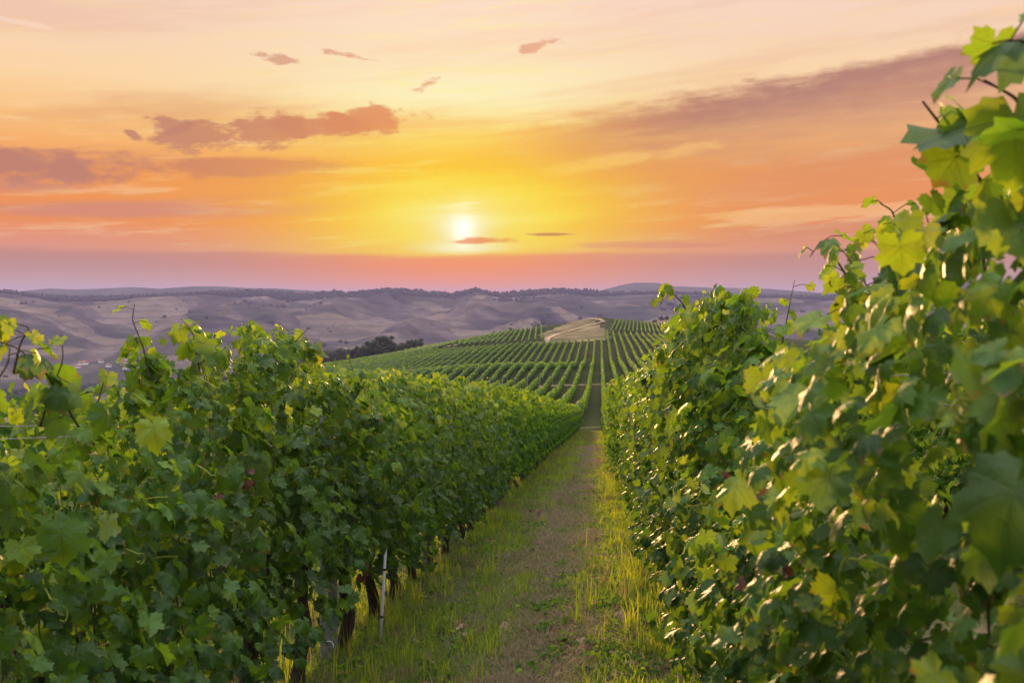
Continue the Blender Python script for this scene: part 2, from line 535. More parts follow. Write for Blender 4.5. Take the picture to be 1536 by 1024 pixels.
def simple(name, c0, c1, scale, rough=0.8, spec=0.3, metal=0.0, bmp=0.3, bd=0.01):
    m, t, out = newmat(name)
    tc_ = t.nodes.new('ShaderNodeTexCoord')
    n = noise(t, tc_.outputs['Object'], scale, 6, 0.65)
    b = principled(t, ramp(t, n, [(0.3, c0), (0.7, c1)]), rough, spec, bump(t, n, bmp, bd))
    b.inputs['Metallic'].default_value = metal
    t.links.new(b.outputs[0], out.inputs[0]); return m


M_CONC = simple('weathered_concrete', (.10, .098, .096), (.23, .225, .22), 22, 0.9, 0.2, bmp=0.5)
M_WHITE = simple('white_plastic_tube', (.55, .55, .58), (.75, .75, .78), 14, 0.35, 0.5, bmp=0.1)
M_WIRE = simple('galvanised_wire', (.22, .20, .18), (.34, .31, .28), 40, 0.7, 0.3, 0.2, 0.1)
M_BLACK = simple('black_rubber_tie', (.012, .012, .012), (.03, .03, .03), 30, 0.6)
M_PAPER = simple('white_paper_scrap', (.6, .58, .56), (.75, .73, .7), 10, 0.8)
M_PLASTER = simple('house_plaster', (.62, .60, .57), (.78, .76, .72), 2, 0.9)
M_ROOF = simple('red_roof_tile', (.20, .08, .05), (.32, .14, .09), 3, 0.85)
M_ROCKDIRT = simple('track_dirt', (.09, .068, .05), (.18, .14, .10), 0.6, 0.95, 0.1)


def ground_material():
    m, t, out = newmat('ground_earth')
    g = geo(t); P = g.outputs['Position']
    sp = t.nodes.new('ShaderNodeSeparateXYZ'); t.links.new(P, sp.inputs[0])
    x, y = X(t, sp.outputs[0]), X(t, sp.outputs[1])
    r = (x * x + y * y).sqrt()
    nf = noise(t, P, 14.0, 8, 0.68); nm = noise(t, P, 1.3, 5, 0.6); nb = noise(t, P, 0.02, 5, 0.6)
    n2 = noise(t, P, 70.0, 4, 0.7); n3 = noise(t, P, 0.35, 4, 0.6)
    soil = ramp(t, nf, [(.3, (.022, .015, .011)), (.5, (.075, .050, .035)), (.7, (.16, .115, .08))])
    straw = ramp(t, n2, [(.3, (.062, .050, .030)), (.7, (.18, .145, .085))])
    green = ramp(t, n2, [(.3, (.022, .035, .012)), (.7, (.060, .085, .026))])
    lane = (x + 0.55).abs().smooth(0.75, 0.25)
    c = mix(t, (nm + nf * 0.4).smooth(0.58, 0.80), soil, straw)
    c = mix(t, (noise(t, P, 0.8, 5, 0.6) + n2 * 0.3).smooth(0.50, 0.64) * 0.9, c, green)
    c = mix(t, (x + 2.2).smooth(.3, -.5) * (0.55 + nm * 0.4), c, green)
    far = mix(t, nb.smooth(.35, .65), (.026, .036, .013), (.050, .046, .022))
    far = mix(t, n3.smooth(.5, .75) * 0.5, far, (.065, .052, .028))
    c = mix(t, r.smooth(45, 140), c, far)
    vally = mix(t, noise(t, P, 0.004, 6, 0.65).smooth(.42, .58), (.15, .12, .065), (.035, .050, .022))
    c = mix(t, r.smooth(650, 900), c, vally)
    b = principled(t, c, 1.0, 0.0, bump(t, nf + n2 * 0.4, 0.7, 0.03))
    t.links.new(b.outputs[0], out.inputs[0]); return m


M_GROUND = ground_material()


def hill_material(name, far=False):
    m, t, out = newmat(name)
    g = geo(t); P = g.outputs['Position']
    sp = t.nodes.new('ShaderNodeSeparateXYZ'); t.links.new(P, sp.inputs[0])
    z = X(t, sp.outputs[2])
    n1 = noise(t, P, 0.0045, 9, 0.60); n2 = noise(t, P, 0.016, 6, 0.65); n3 = noise(t, P, 0.05, 3, 0.6)
    c = ramp(t, n1 + (n2 - 0.5) * 0.6, [(.34, (.016, .019, .017)), (.44, (.038, .034, .032)), (.54, (.075, .058, .050)), (.66, (.15, .115, .095))])
    vo = t.nodes.new('ShaderNodeTexVoronoi'); vo.inputs['Scale'].default_value = 0.0065
    wp = t.nodes.new('ShaderNodeVectorMath'); wp.operation = 'MULTIPLY_ADD'
    t.links.new(noise(t, P, 0.004, 3, 0.5, True), wp.inputs[0]); wp.inputs[1].default_value = (160, 160, 0); t.links.new(P, wp.inputs[2])
    t.links.new(wp.outputs[0], vo.inputs['Vector'])
    sv = t.nodes.new('ShaderNodeSeparateColor'); t.links.new(vo.outputs['Color'], sv.inputs[0]); fld = X(t, sv.outputs[0])
    c = mix(t, fld.smooth(.72, .80) * 0.55, c, (.17, .125, .085))
    c = mix(t, fld.smooth(.30, .22) * 0.55, c, (.030, .034, .024))
    terr = ((z * 0.42 + n2 * 9.0).sin()).smooth(0.35, 0.9)
    c = mix(t, terr * 0.5, c, (.060, .052, .034))
    c = mix(t, n3.smooth(.60, .70) * 0.7, c, (.030, .034, .018))
    if far: c = mix(t, 0.7, c, (.05, .055, .04))
    b = principled(t, c, 1.0, 0.0)
    t.links.new(b.outputs[0], out.inputs[0]); return m


M_HILL = hill_material('dry_hill_grass')
M_HILL_FAR = hill_material('far_hill', True)


def field_material(name, c0, c1, c2, sc):
    m, t, out = newmat(name)
    g = geo(t); P = g.outputs['Position']
    n = noise(t, P, sc, 7, 0.66); n2 = noise(t, P, sc * 9, 4, 0.6)
    c = ramp(t, n + (n2 - .5) * .3, [(.32, c0), (.5, c1), (.68, c2)])
    b = principled(t, c, 1.0, 0.0, bump(t, n2, 0.5, 0.2)); t.links.new(b.outputs[0], out.inputs[0]); return m


M_DRYFIELD = field_material('dry_meadow', (.045, .050, .022), (.13, .100, .055), (.24, .175, .10), 0.07)


def tree_material(name, c0, c1, tr_c):
    m, t, out = newmat(name)
    g = geo(t); rnd = X(t, g.outputs['Random Per Island'])
    oi = t.nodes.new('ShaderNodeObjectInfo'); orn = X(t, oi.outputs['Random'])
    c = ramp(t, (rnd * 0.7 + orn * 0.3), [(0, c0), (1, c1)])
    b = principled(t, c, 0.7, 0.2)
    tr = t.nodes.new('ShaderNodeBsdfTranslucent'); tr.inputs[0].default_value = tr_c + (1,)
    ms = t.nodes.new('ShaderNodeMixShader'); ms.inputs[0].default_value = 0.22
    t.links.new(b.outputs[0], ms.inputs[1]); t.links.new(tr.outputs[0], ms.inputs[2]); t.links.new(ms.outputs[0], out.inputs[0])
    return m


M_TREE = tree_material('tree_leaves', (.018, .028, .012), (.050, .070, .022), (.06, .10, .015))
M_WOOD = tree_material('forest_leaves', (.010, .013, .009), (.024, .030, .016), (.02, .03, .01))


# ------------------------------------------------------------------ ground sheet
def polar_ground():
    th = np.concatenate([np.arange(-36, 36, 0.22), np.arange(36, 324, 3.0)]) * math.pi / 180
    rr = np.concatenate([[0.0], np.geomspace(0.35, 14000, 430)])
    T, RR = np.meshgrid(th, rr[1:])
    x = RR * np.sin(T - YAW); y = RR * np.cos(T - YAW)
    z = G(x, y)
    nt_, nr = len(th), len(rr) - 1
    v = np.stack([x, y, z], -1).reshape(-1, 3)
    idx = np.arange(nr * nt_).reshape(nr, nt_)
    a, b = idx[:-1], np.roll(idx, -1, 1)[:-1]
    c, d = np.roll(idx, -1, 1)[1:], idx[1:]
    f = np.stack([a, d, c, b], -1).reshape(-1, 4)
    v = np.concatenate([v, [[0, 0, float(G(0, 0))]]])
    tri = np.stack([np.full(nt_, len(v) - 1), idx[0], np.roll(idx[0], -1)], -1)
    flat = np.concatenate([f.ravel(), tri.ravel()]); tot = np.concatenate([np.full(len(f), 4), np.full(len(tri), 3)])
    return mesh_np('ground', v, flat, tot, M_GROUND)


structure(link('ground', polar_ground()))


def drape(name, line, width, mat, lift, seg=2.0, cross=3, jitter=0.25):
    """strip of path that follows the terrain along a polyline"""
    line = np.asarray(line, float)
    L = np.concatenate([[0], np.cumsum(np.linalg.norm(np.diff(line, axis=0), axis=1))])
    s = np.arange(0, L[-1] + seg, seg).clip(0, L[-1])
    px, py = np.interp(s, L, line[:, 0]), np.interp(s, L, line[:, 1])
    k = np.hanning(7); k /= k.sum()
    if len(px) > 14:
        px[3:-3] = np.convolve(px, k, 'valid'); py[3:-3] = np.convolve(py, k, 'valid')
    d = np.stack([np.gradient(px), np.gradient(py)], -1); d /= np.linalg.norm(d, axis=1)[:, None] + 1e-9
    nrm = np.stack([d[:, 1], -d[:, 0]], -1)
    o = np.linspace(-.5, .5, cross)
    w = width * (1 + jitter * 2 * vnoise(s / 7, s * 0 + 3, 5))
    vx = px[:, None] + nrm[:, :1] * o * w[:, None]; vy = py[:, None] + nrm[:, 1:] * o * w[:, None]
    v = np.stack([vx, vy, G(vx, vy) + lift], -1).reshape(-1, 3)
    idx = np.arange(len(s) * cross).reshape(len(s), cross)
    f = np.stack([idx[:-1, :-1], idx[:-1, 1:], idx[1:, 1:], idx[1:, :-1]], -1)
    return structure(link(name, mesh_np(name, v, f.ravel(), 4, mat)))


def patch(name, poly, mat, lift, step=2.5):
    """sheet of ground cover with the outline poly, draped on the terrain"""
    poly = np.asarray(poly, float)
    x0, y0 = poly.min(0); x1, y1 = poly.max(0)
    gx = np.arange(x0, x1 + step, step); gy = np.arange(y0, y1 + step, step)
    Xg, Yg = np.meshgrid(gx, gy)
    cx = (Xg[:-1, :-1] + step / 2); cy_ = (Yg[:-1, :-1] + step / 2)
    jx = cx + 5 * fbm(cx / 12, cy_ / 12, 31, 2); jy = cy_ + 8 * fbm(cx / 12, cy_ / 12, 37, 2)
    ins = np.zeros(cx.shape, bool)
    for i in range(len(poly)):
        (ax, ay), (bx, by) = poly[i], poly[i - 1]
        c = ((ay > jy) != (by > jy)) & (jx < (bx - ax) * (jy - ay) / ((by - ay) + 1e-9) + ax)
        ins ^= c
    idx = np.arange(Xg.size).reshape(Xg.shape)
    f = np.stack([idx[:-1, :-1], idx[:-1, 1:], idx[1:, 1:], idx[1:, :-1]], -1)[ins]
    v = np.stack([Xg, Yg, G(Xg, Yg) + lift], -1).reshape(-1, 3)
    used, inv = np.unique(f, return_inverse=True)
    return structure(link(name, mesh_np(name, v[used], inv.ravel(), 4, mat)))


XL, XR, SP = -1.87, 0.65, 2.52
Y_END = 80.0
drape('path', [(-45, 84), (-1.5, 83.2), (12, 84)], 3.4, M_DRYFIELD, 0.03, 0.6, 5)
drape('path', [(-60, 197), (0, 195.5), (22, 196)], 3.0, M_DRYFIELD, 0.10, 1.5, 4)
patch('dry_field', [(-26, 402), (3, 402), (4, 470), (0, 520), (-3, 600), (-16, 640), (-24, 560), (-30, 500), (-24, 440)], M_DRYFIELD, 0.35)
drape('dirt_track', [(-21, 404), (-23, 430), (-20, 470), (-8, 520), (2, 548), (0, 575), (-9, 630)], 2.6, M_ROCKDIRT, 0.6, 2.0, 4)
drape('dirt_track', [(-100, 380), (-88, 400), (-84, 430), (-82, 470), (-64, 490)], 5.0, M_ROCKDIRT, 0.6, 2.0, 4)
patch('dry_field', [(-60, 900), (160, 880), (190, 1010), (90, 1060), (-20, 1000)], M_DRYFIELD, 0.8, 8)


# ------------------------------------------------------------------ hills beyond the valley
def prof(pts):
    pts = np.asarray(pts, float)
    return lambda px: np.interp(px, pts[:, 0], pts[:, 1])


RIDGE = prof([(-900, 442), (-300, 439), (0, 436), (40, 440), (90, 443), (150, 443), (200, 442), (270, 440), (330, 437), (380, 436), (420, 438), (455, 441), (500, 437.5),
              (530, 439), (560, 435.5), (590, 434), (630, 437), (680, 440), (700, 436), (712, 434.5), (730, 437), (750, 440), (790, 436.5), (840, 434.5),
              (880, 436), (920, 439), (1000, 438), (1100, 441), (1200, 443), (1300, 441), (1420, 436), (1500, 432), (1600, 434), (2600, 440)])
FARR = prof([(-900, 436), (0, 440), (40, 436), (75, 432.5), (110, 434), (150, 433), (200, 430.5), (240, 433), (290, 429.5), (330, 429.5), (370, 432), (410, 432.5), (470, 436),
             (600, 442), (860, 442), (900, 436), (930, 428), (950, 424), (985, 424), (1005, 429), (1060, 431), (1150, 433), (1230, 439), (1300, 440), (1380, 432),
             (1460, 422), (1520, 419), (1600, 424), (2600, 436)])


def hill_sheet(name, ridge, d0, d1, d2, zfoot, mat, seed, rough=1.0, expo=0.8, nd=110):
    px = np.linspace(-900, 2500, 900)
    az = np.arctan((px - 768) / FPX)
    s = np.concatenate([np.linspace(0, 1, nd), np.linspace(1.03, 1.6, 12)])
    A, Sg = np.meshgrid(az, s)
    PX = np.meshgrid(px, s)[0]
    r0_ = ridge; ridge = (lambda p: 438 + (r0_(p) - 438) * 1.35) if mat is M_HILL else r0_
    D = d0 + (d1 - d0) * np.minimum(Sg, 1) + (d2 - d1) * np.maximum(Sg - 1, 0)
    x = D * np.sin(A - YAW); y = D * np.cos(A - YAW)
    zr = EYE + d1 * (HORIZON - ridge(PX)) / FPX * np.cos(A)
    f = np.minimum(Sg, 1) ** expo
    zz = zfoot + (zr - zfoot) * f
    spur = 1 - np.abs(2 * vnoise(x / 260 + 0.5 * fbm(x / 300, y / 300, seed + 3), y / 800, seed)) * 1.0
    spur2 = fbm(x / 230, y / 380, seed + 7, 5, 0.55)
    env = (np.sin(np.pi * np.minimum(Sg, 1)) ** 0.8) * np.clip((1 - np.minimum(Sg, 1)) * 5, 0, 1)
    zz = zz + rough * env * (46 * (spur - 0.62) + 26 * spur2)
    lim = EYE + D / d1 * (zr - EYE) - 4 - 10 * (1 - np.minimum(Sg, 1))     # never above the line of sight to the ridge
    zz = np.where(Sg < 1, np.minimum(zz, np.maximum(lim, zfoot)), zz)
    zz = np.where(Sg > 1, zr - (Sg - 1) * (zr - zfoot) * 1.5, zz)
    v = np.stack([x, y, zz], -1).reshape(-1, 3)
    idx = np.arange(v.shape[0]).reshape(Sg.shape)
    fc = np.stack([idx[:-1, :-1], idx[:-1, 1:], idx[1:, 1:], idx[1:, :-1]], -1)
    structure(link(name, mesh_np(name, v, fc.ravel(), 4, mat)))
    return dict(x=x, y=y, z=zz, s=Sg, px=PX, d=D)


HS = hill_sheet('hills', RIDGE, 1550, 3200, 3800, -150, M_HILL, 51, 1.35)
hill_sheet('hills', FARR, 3900, 4300, 5600, -150, M_HILL_FAR, 77, 0.3, 0.7, 30)


# ------------------------------------------------------------------ trees and woods
def blob_template(nu=7, nv=5, seed=0):
    r_ = np.random.default_rng(seed)
    vs = [[0, 0, 1]]
    for i in range(1, nv):
        for j in range(nu):
            th = math.pi * i / nv; ph = 2 * math.pi * (j + .5 * (i % 2)) / nu
            k = r_.uniform(.78, 1.15)
            vs.append([k * math.sin(th) * math.cos(ph), k * math.sin(th) * math.sin(ph), k * math.cos(th)])
    vs.append([0, 0, -1])
    fs = []
    for j in range(nu):
        fs.append((0, 1 + j, 1 + (j + 1) % nu))
    for i in range(nv - 2):
        for j in range(nu):
            a, b = 1 + i * nu + j, 1 + i * nu + (j + 1) % nu
            fs += [(a, a + nu, b), (b, a + nu, b + nu)]
    l = len(vs) - 1
    for j in range(nu):
        fs.append((l, 1 + (nv - 2) * nu + (j + 1) % nu, 1 + (nv - 2) * nu + j))
    return np.array(vs), np.array(fs)


def blob_forest(name, pos, size, label, group=None):
    """far-off wood: many ragged little crowns in one object"""
    vs_, fs_ = [], []; n0 = 0
    T = [blob_template(6, 4, s) for s in range(6)]
    r_ = np.random.default_rng(5)
    for p, s in zip(pos, size):
        for k in range(2):
            v, f = T[r_.integers(6)]
            a = r_.uniform(0, 6.28); ca, sa = math.cos(a), math.sin(a)
            sc = np.array([s * .5, s * .5, s * .55]) * r_.uniform(.7, 1.1, 3)
            vv = v * sc; vv = np.stack([vv[:, 0] * ca - vv[:, 1] * sa, vv[:, 0] * sa + vv[:, 1] * ca, vv[:, 2]], -1)
            off = r_.normal(0, .28, 3) * s; off[2] = s * .42 + r_.uniform(-.1, .2) * s
            vs_.append(vv + p + off); fs_.append(f + n0); n0 += len(v)
    o = link(name, mesh_np(name, np.concatenate(vs_), np.concatenate(fs_).ravel(), 3, M_WOOD, smooth=True))
    return tag(o, label, 'wood', group, 'stuff')


# dark forest along the ridge and in the gullies of the dry hills
_s, _x, _y, _z = HS['s'].ravel(), HS['x'].ravel(), HS['y'].ravel(), HS['z'].ravel()
_px = HS['px'].ravel()
vis = (_px > -60) & (_px < 1600)
band = 0.90 + 0.07 * fbm(_px / 140, _px * 0, 61, 4) - 0.05 * np.exp(-((_px - 430) / 160) ** 2) + 0.03 * np.exp(-((_px - 360) / 50) ** 2) + 0.05 * np.exp(-((_px - 480) / 60) ** 2)
r1 = rng.random(len(_s))
m1 = vis & (_s > band) & (_s <= 1.0) & (r1 < .8)
pp = np.stack([_x, _y, _z - 4], -1)
jit = lambda n, s: np.concatenate([rng.normal(0, s, (n, 2)), np.zeros((n, 1))], 1)
P1 = pp[m1]; P1 = P1 + jit(len(P1), 6)
blob_forest('ridge_forest', P1, rng.uniform(8, 14, len(P1)) * np.where(_s[m1] > .97, .8, 1.0), 'dark band of forest along the ridge of the dry hills')
cl = fbm(_x / 330, _y / 420, 71, 5, .6)
m2 = vis & (_s > .05) & (_s < .88) & (cl > .40) & (r1 < .32)
m2 |= vis & (_s > .03) & (_s < .8) & (r1 > .985) & (cl > -.05)
P2 = pp[m2]; P2 = P2 + jit(len(P2), 7)
blob_forest('hillside_scrub', P2, rng.uniform(5, 10, len(P2)), 'dark patches of scrub in the gullies of the dry hillside')


def make_tree_meshes(seed, h=11.0):
    r_ = np.random.default_rng(seed)
    mb = MB()
    mb.tube([(0, 0, -.3), (0.1, 0, h * .2), (0, .15, h * .42), (.1, .1, h * .7)], [.34, .26, .18, .07], 7)
    for k in range(5):
        a = r_.uniform(0, 6.28); z0 = h * r_.uniform(.25, .5)
        mb.tube([(0, 0, z0), (math.cos(a) * h * .12, math.sin(a) * h * .12, z0 + h * .1), (math.cos(a) * h * .24, math.sin(a) * h * .24, z0 + h * .24)], [.14, .09, .03], 5)
    tr = mb.mesh('trunk', M_TREEBARK)
    # crown: leaf clump quads in lumpy clusters
    cs = []
    for k in range(16):
        a = r_.uniform(0, 6.28); z = r_.uniform(.3, .95); rr = math.sqrt(max(.02, 1 - ((z - .58) / .44) ** 2)) * h * .34 * r_.uniform(.3, 1.0)
        cs.append((rr * math.cos(a), rr * math.sin(a), z * h, h * r_.uniform(.09, .17)))
    cs = np.array(cs)
    n = 1700
    ci = r_.integers(0, len(cs), n)
    d = r_.normal(size=(n, 3)); d /= np.linalg.norm(d, axis=1)[:, None]
    p = cs[ci, :3] + d * (cs[ci, 3] * r_.uniform(.55, 1.08, n))[:, None]
    nr = d + r_.normal(0, .5, (n, 3)); nr /= np.linalg.norm(nr, axis=1)[:, None]
    u = np.cross(nr, r_.normal(size=(n, 3))); u /= np.linalg.norm(u, axis=1)[:, None]
    w = np.cross(nr, u); s = r_.uniform(.25, .52, n)[:, None]
    q = np.stack([p + u * s, p + w * s * .8 + nr * s * .2, p - u * s, p - w * s * .8 + nr * s * .2], 1).reshape(-1, 3)
    cr = mesh_np('crown', q, np.arange(4 * n), 4, M_TREE, smooth=False)
    return tr, cr


TREES = [make_tree_meshes(100 + k) for k in range(4)]


def place_tree(x, y, s, label, group, k):
    e = bpy.data.objects.new('tree', None); COL.objects.link(e)
    e.location = (x, y, float(G(x, y)) - .2); e.rotation_euler = (0, 0, random.uniform(0, 6.28)); e.scale = (s, s, s * random.uniform(.70, .95))
    tag(e, label, 'tree', group)
    for nm, me in zip(('trunk', 'crown'), TREES[k % 4]): link(nm, me, e)
    return e


def at(px, d):
    """point on the terrain at depth d (along the view) and picture column px"""
    a = math.atan((px - 768) / FPX) - YAW
    r = d / math.cos(math.atan((px - 768) / FPX))
    return r * math.sin(a), r * math.cos(a)


random.seed(4)
for k in range(78):
    d = random.uniform(640, 790); px = random.uniform(468, 640) - (d - 640) * .02
    px = min(px, 638)
    if k % 2 == 0: d, px = random.uniform(590, 690), random.uniform(480, 590)
    x, y = at(px, d)
    place_tree(x, y, random.uniform(.75, 1.15) * (.9 if px > 585 else 1.1), 'dark broadleaf tree in the dense wood left of the vineyard hill', 'trees of the wood left of the vineyard hill', k)
for k in range(60):
    d = random.uniform(1040, 1250); px = random.uniform(640, 722)
    x, y = at(px, d)
    e = place_tree(x, y, random.uniform(.7, 1.0), 'small hazy tree in the thin wood behind the vineyard hill', 'trees of the thin wood behind the vineyard hill', k)
for k, (px, d, s, lab) in enumerate(((766, 640, .42, 'lone round bush on the crest of the far vineyard'),)):
    x, y = at(px, d); place_tree(x, y, s, lab, None, k)
for k in range(26):
    px = (955, 958, 968, 972, 976, 981, 990, 996, 1003, 1010, 1016, 1024, 1030)[k % 13] + random.uniform(-2, 2)
    d = random.uniform(985, 1035)
    x, y = at(px, d); place_tree(x, y, random.uniform(.45, .85), 'small dark tree along the top of the dry knoll', 'trees on top of the dry knoll', k)
for k in range(7):
    px = 945 + k * 11 + random.uniform(-5, 5); d = random.uniform(880, 940)
    x, y = at(px, d); place_tree(x, y, random.uniform(.35, .6), 'small bush dotted over the face of the dry knoll', 'bushes on the face of the dry knoll', k)

# woods in the valley to the left
n = 5200
px_ = rng.uniform(-80, 520, n); d_ = rng.uniform(560, 1500, n) 
ax = np.arctan((px_ - 768) / FPX) - YAW; rr_ = d_ / np.cos(ax + YAW)
vx, vy = rr_ * np.sin(ax), rr_ * np.cos(ax)
keep = (fbm(vx / 160, vy / 160, 91, 4) > -.05 + .25 * (d_ > 1100)) & (d_ < 1500)
vx, vy = vx[keep], vy[keep]
blob_forest('valley_wood', np.stack([vx, vy, G(vx, vy) - 1], -1), rng.uniform(7, 13, len(vx)), 'dark woods in the blue valley to the left')

# village in the valley
def make_house(w, d, h):
    mb = MB(); mb.box((0, 0, h / 2), (w / 2, d / 2, h / 2)); wall = mb.mesh('wall', M_PLASTER, False)
    mb = MB(); o = .5
    mb.add([(-w / 2 - o, -d / 2 - o, h), (w / 2 + o, -d / 2 - o, h), (w / 2 + o, d / 2 + o, h), (-w / 2 - o, d / 2 + o, h), (-w / 2 - o, 0, h + d * .38), (w / 2 + o, 0, h + d * .38)],
           [(0, 1, 5, 4), (2, 3, 4, 5), (0, 4, 3), (1, 2, 5), (3, 2, 1, 0)])
    roof = mb.mesh('roof', M_ROOF, False)
    return wall, roof


HOUSES = [make_house(9, 6, 4), make_house(7, 6, 5), make_house(12, 6, 3.6)]
for k in range(15):
    px = random.uniform(112, 195); d = random.uniform(1570, 1680)
    x, y = at(px, d)
    # stand on whichever sheet is higher
    j = np.argmin((_x - x) ** 2 + (_y - y) ** 2)
    z = max(float(G(x, y)), float(_z[j]) if (_x[j] - x) ** 2 + (_y[j] - y) ** 2 < 2500 else -999)
    e = bpy.data.objects.new('house', None); COL.objects.link(e); e.location = (x, y, z - .3); e.rotation_euler = (0, 0, random.uniform(-.8, .8))
    tag(e, 'tiny pale house of the village down in the left valley', 'house', 'houses of the valley village')
    for nm, me in zip(('wall', 'roof'), HOUSES[k % 3]): link(nm, me, e)


# ------------------------------------------------------------------ vine rows on the far hill
def far_row(name, x0, y0, x1, y1, label, group, hh=1.9, step=0.7, dens=3.0, cards=0.24):
    L = math.hypot(x1 - x0, y1 - y0); n = max(4, int(L / step))
    t = np.linspace(0, 1, n)
    px, py = x0 + (x1 - x0) * t, y0 + (y1 - y0) * t
    dxn, dyn = (y1 - y0) / L, -(x1 - x0) / L
    seed = int(abs(x0 * 31 + y0 * 17)) % 9973
    prof_ = np.array([(-.17, .42), (-.27, .9), (-.24, 1.45), (-.09, 1.85), (.09, 1.85), (.24, 1.45), (.27, .9), (.17, .42)])
    top = .97 + .42 * vnoise(t * L / 1.3, t * 0, seed) + .15 * vnoise(t * L / 9, t * 0, seed + 1)
    off = prof_[None, :, 0] * (.85 + 1.1 * vnoise(np.repeat(t[:, None] * L / 1.1, 8, 1), np.arange(8)[None] * 1.3 + 0 * t[:, None], seed + 2))
    hz = prof_[None, :, 1] * hh / 1.85 * (top[:, None] ** (prof_[None, :, 1] / 1.85))
    vx, vy = px[:, None] + dxn * off, py[:, None] + dyn * off
    gz = np.repeat(G(px, py)[:, None], 8, 1)
    v = np.stack([vx, vy, gz + hz], -1).reshape(-1, 3)
    idx = np.arange(n * 8).reshape(n, 8)
    j = np.roll(idx, -1, 1)
    f = np.stack([idx[:-1], idx[1:], j[1:], j[:-1]], -1).reshape(-1)
    cap1, cap2 = idx[0], idx[-1][::-1]
    # loose leaf clumps
    m = int(L * dens)
    r_ = np.random.default_rng(seed)
    tt = r_.random(m); ang = r_.uniform(-.5, math.pi + .5, m)
    ox = .33 * np.cos(ang); oz = 1.2 + .74 * np.sin(ang) * r_.uniform(.8, 1.28, m)
    cx, cy_ = x0 + (x1 - x0) * tt + dxn * ox, y0 + (y1 - y0) * tt + dyn * ox
    c = np.stack([cx, cy_, np.interp(tt, t, G(px, py)) + oz * hh / 1.85], -1)
    nr = np.stack([np.cos(ang) * dxn, np.cos(ang) * dyn, np.sin(ang) + .2], -1) + r_.normal(0, .5, (m, 3)); nr /= np.linalg.norm(nr, axis=1)[:, None]
    u = np.cross(nr, r_.normal(size=(m, 3))); u /= np.linalg.norm(u, axis=1)[:, None]; w = np.cross(nr, u)
    s = r_.uniform(.5, 1, m)[:, None] * cards
    q = np.stack([c + u * s, c + w * s * .8, c - u * s, c - w * s * .8], 1).reshape(-1, 3)
    flat = np.concatenate([f, cap1, cap2, np.arange(4 * m) + n * 8])
    tot = np.concatenate([np.full(len(f) // 4, 4), [8, 8], np.full(m, 4)])
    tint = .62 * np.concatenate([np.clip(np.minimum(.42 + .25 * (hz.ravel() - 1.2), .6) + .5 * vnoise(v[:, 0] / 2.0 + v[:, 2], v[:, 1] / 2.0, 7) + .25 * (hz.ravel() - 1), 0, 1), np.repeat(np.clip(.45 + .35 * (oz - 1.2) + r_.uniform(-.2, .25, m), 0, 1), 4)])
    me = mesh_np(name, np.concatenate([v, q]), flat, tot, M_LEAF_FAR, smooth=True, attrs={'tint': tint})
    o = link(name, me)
    return tag(o, label, 'vine row', group)


ORD = ['first', 'second', 'third', 'fourth', 'fifth', 'sixth', 'seventh', 'eighth', 'ninth', 'tenth', 'eleventh', 'twelfth', 'thirteenth', 'fourteenth', 'fifteenth']
# second terrace: between the two grass cross paths
for k in range(-11, 6):
    x = XL + k * SP
    if k <= 0: lab = 'hedge-like vine row beyond the end post, %s one left of the central grass lane' % ORD[-k]
    else: lab = 'hedge-like vine row beyond the pale cross path, %s one right of the central grass lane' % ORD[k - 1]
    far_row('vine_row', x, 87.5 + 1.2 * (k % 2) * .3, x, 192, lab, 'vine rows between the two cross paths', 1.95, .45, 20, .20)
# third terrace: the long slope up to the dry meadow
for k in range(-44, 13):
    x = XL + k * SP
    ys = max(200.0, min(392, abs(x) * 2.6)); ye = (392 if k < 2 else 438) + 5 * vnoise(k * .3, 1, 3)
    if x < -60: ye = 398
    if ye - ys < 20: continue
    if -8 <= k <= 0: lab, gr = 'long straight vine row climbing the far slope, %s left of the central grass lane' % ORD[-k], 'vine rows of the long far slope'
    elif 0 < k <= 6: lab, gr = 'long straight vine row climbing the far slope, %s right of the central grass lane' % ORD[k - 1], 'vine rows of the long far slope'
    elif k < -8: lab, gr = 'vine row in the fanned rows on the left of the far slope', 'fanned vine rows left on the far slope'
    else: lab, gr = 'vine row of the far slope seen between the right row and the meadow', 'vine rows right on the far slope'
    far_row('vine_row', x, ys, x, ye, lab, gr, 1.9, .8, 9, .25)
# lower left block
for k in range(44):
    x = -72 - k * SP * 1.0
    far_row('vine_row', x, 412 if x > -86 else 404, x - 8, 548 - max(0, -150 - x) * .8, 'thin vine row of the lower left block beside the dark wood', 'vine rows of the lower left block', 1.7, 1.2, 3, .28)
# hilltop block, its rows turned to the right
for k in range(29):
    x = -24 - k * 2.8
    y0 = 408 + max(0, (-x - 40)) * 1.2
    x1 = x - 14; y1 = 640 - max(0, -x - 50) * 1.6
    if x1 > -26: y1 = 520 + (-x - 27) * 6
    far_row('vine_row', x, y0 + 6 if x > -66 else max(y0 + 6, 478), x1, y1, 'vine row of the dark block on top of the far hill', 'vine rows on the hilltop', 1.9, 1.6, 3, .30)
# block right of the dry meadow
for k in range(27):
    x = 5 + k * 2.0
    far_row('vine_row', x, 455 + k * .5, x + 4, 560 + k * 1.0, 'vine row of the small block right of the dry meadow', 'vine rows right of the dry meadow', 1.9, 1.4, 3, .28)


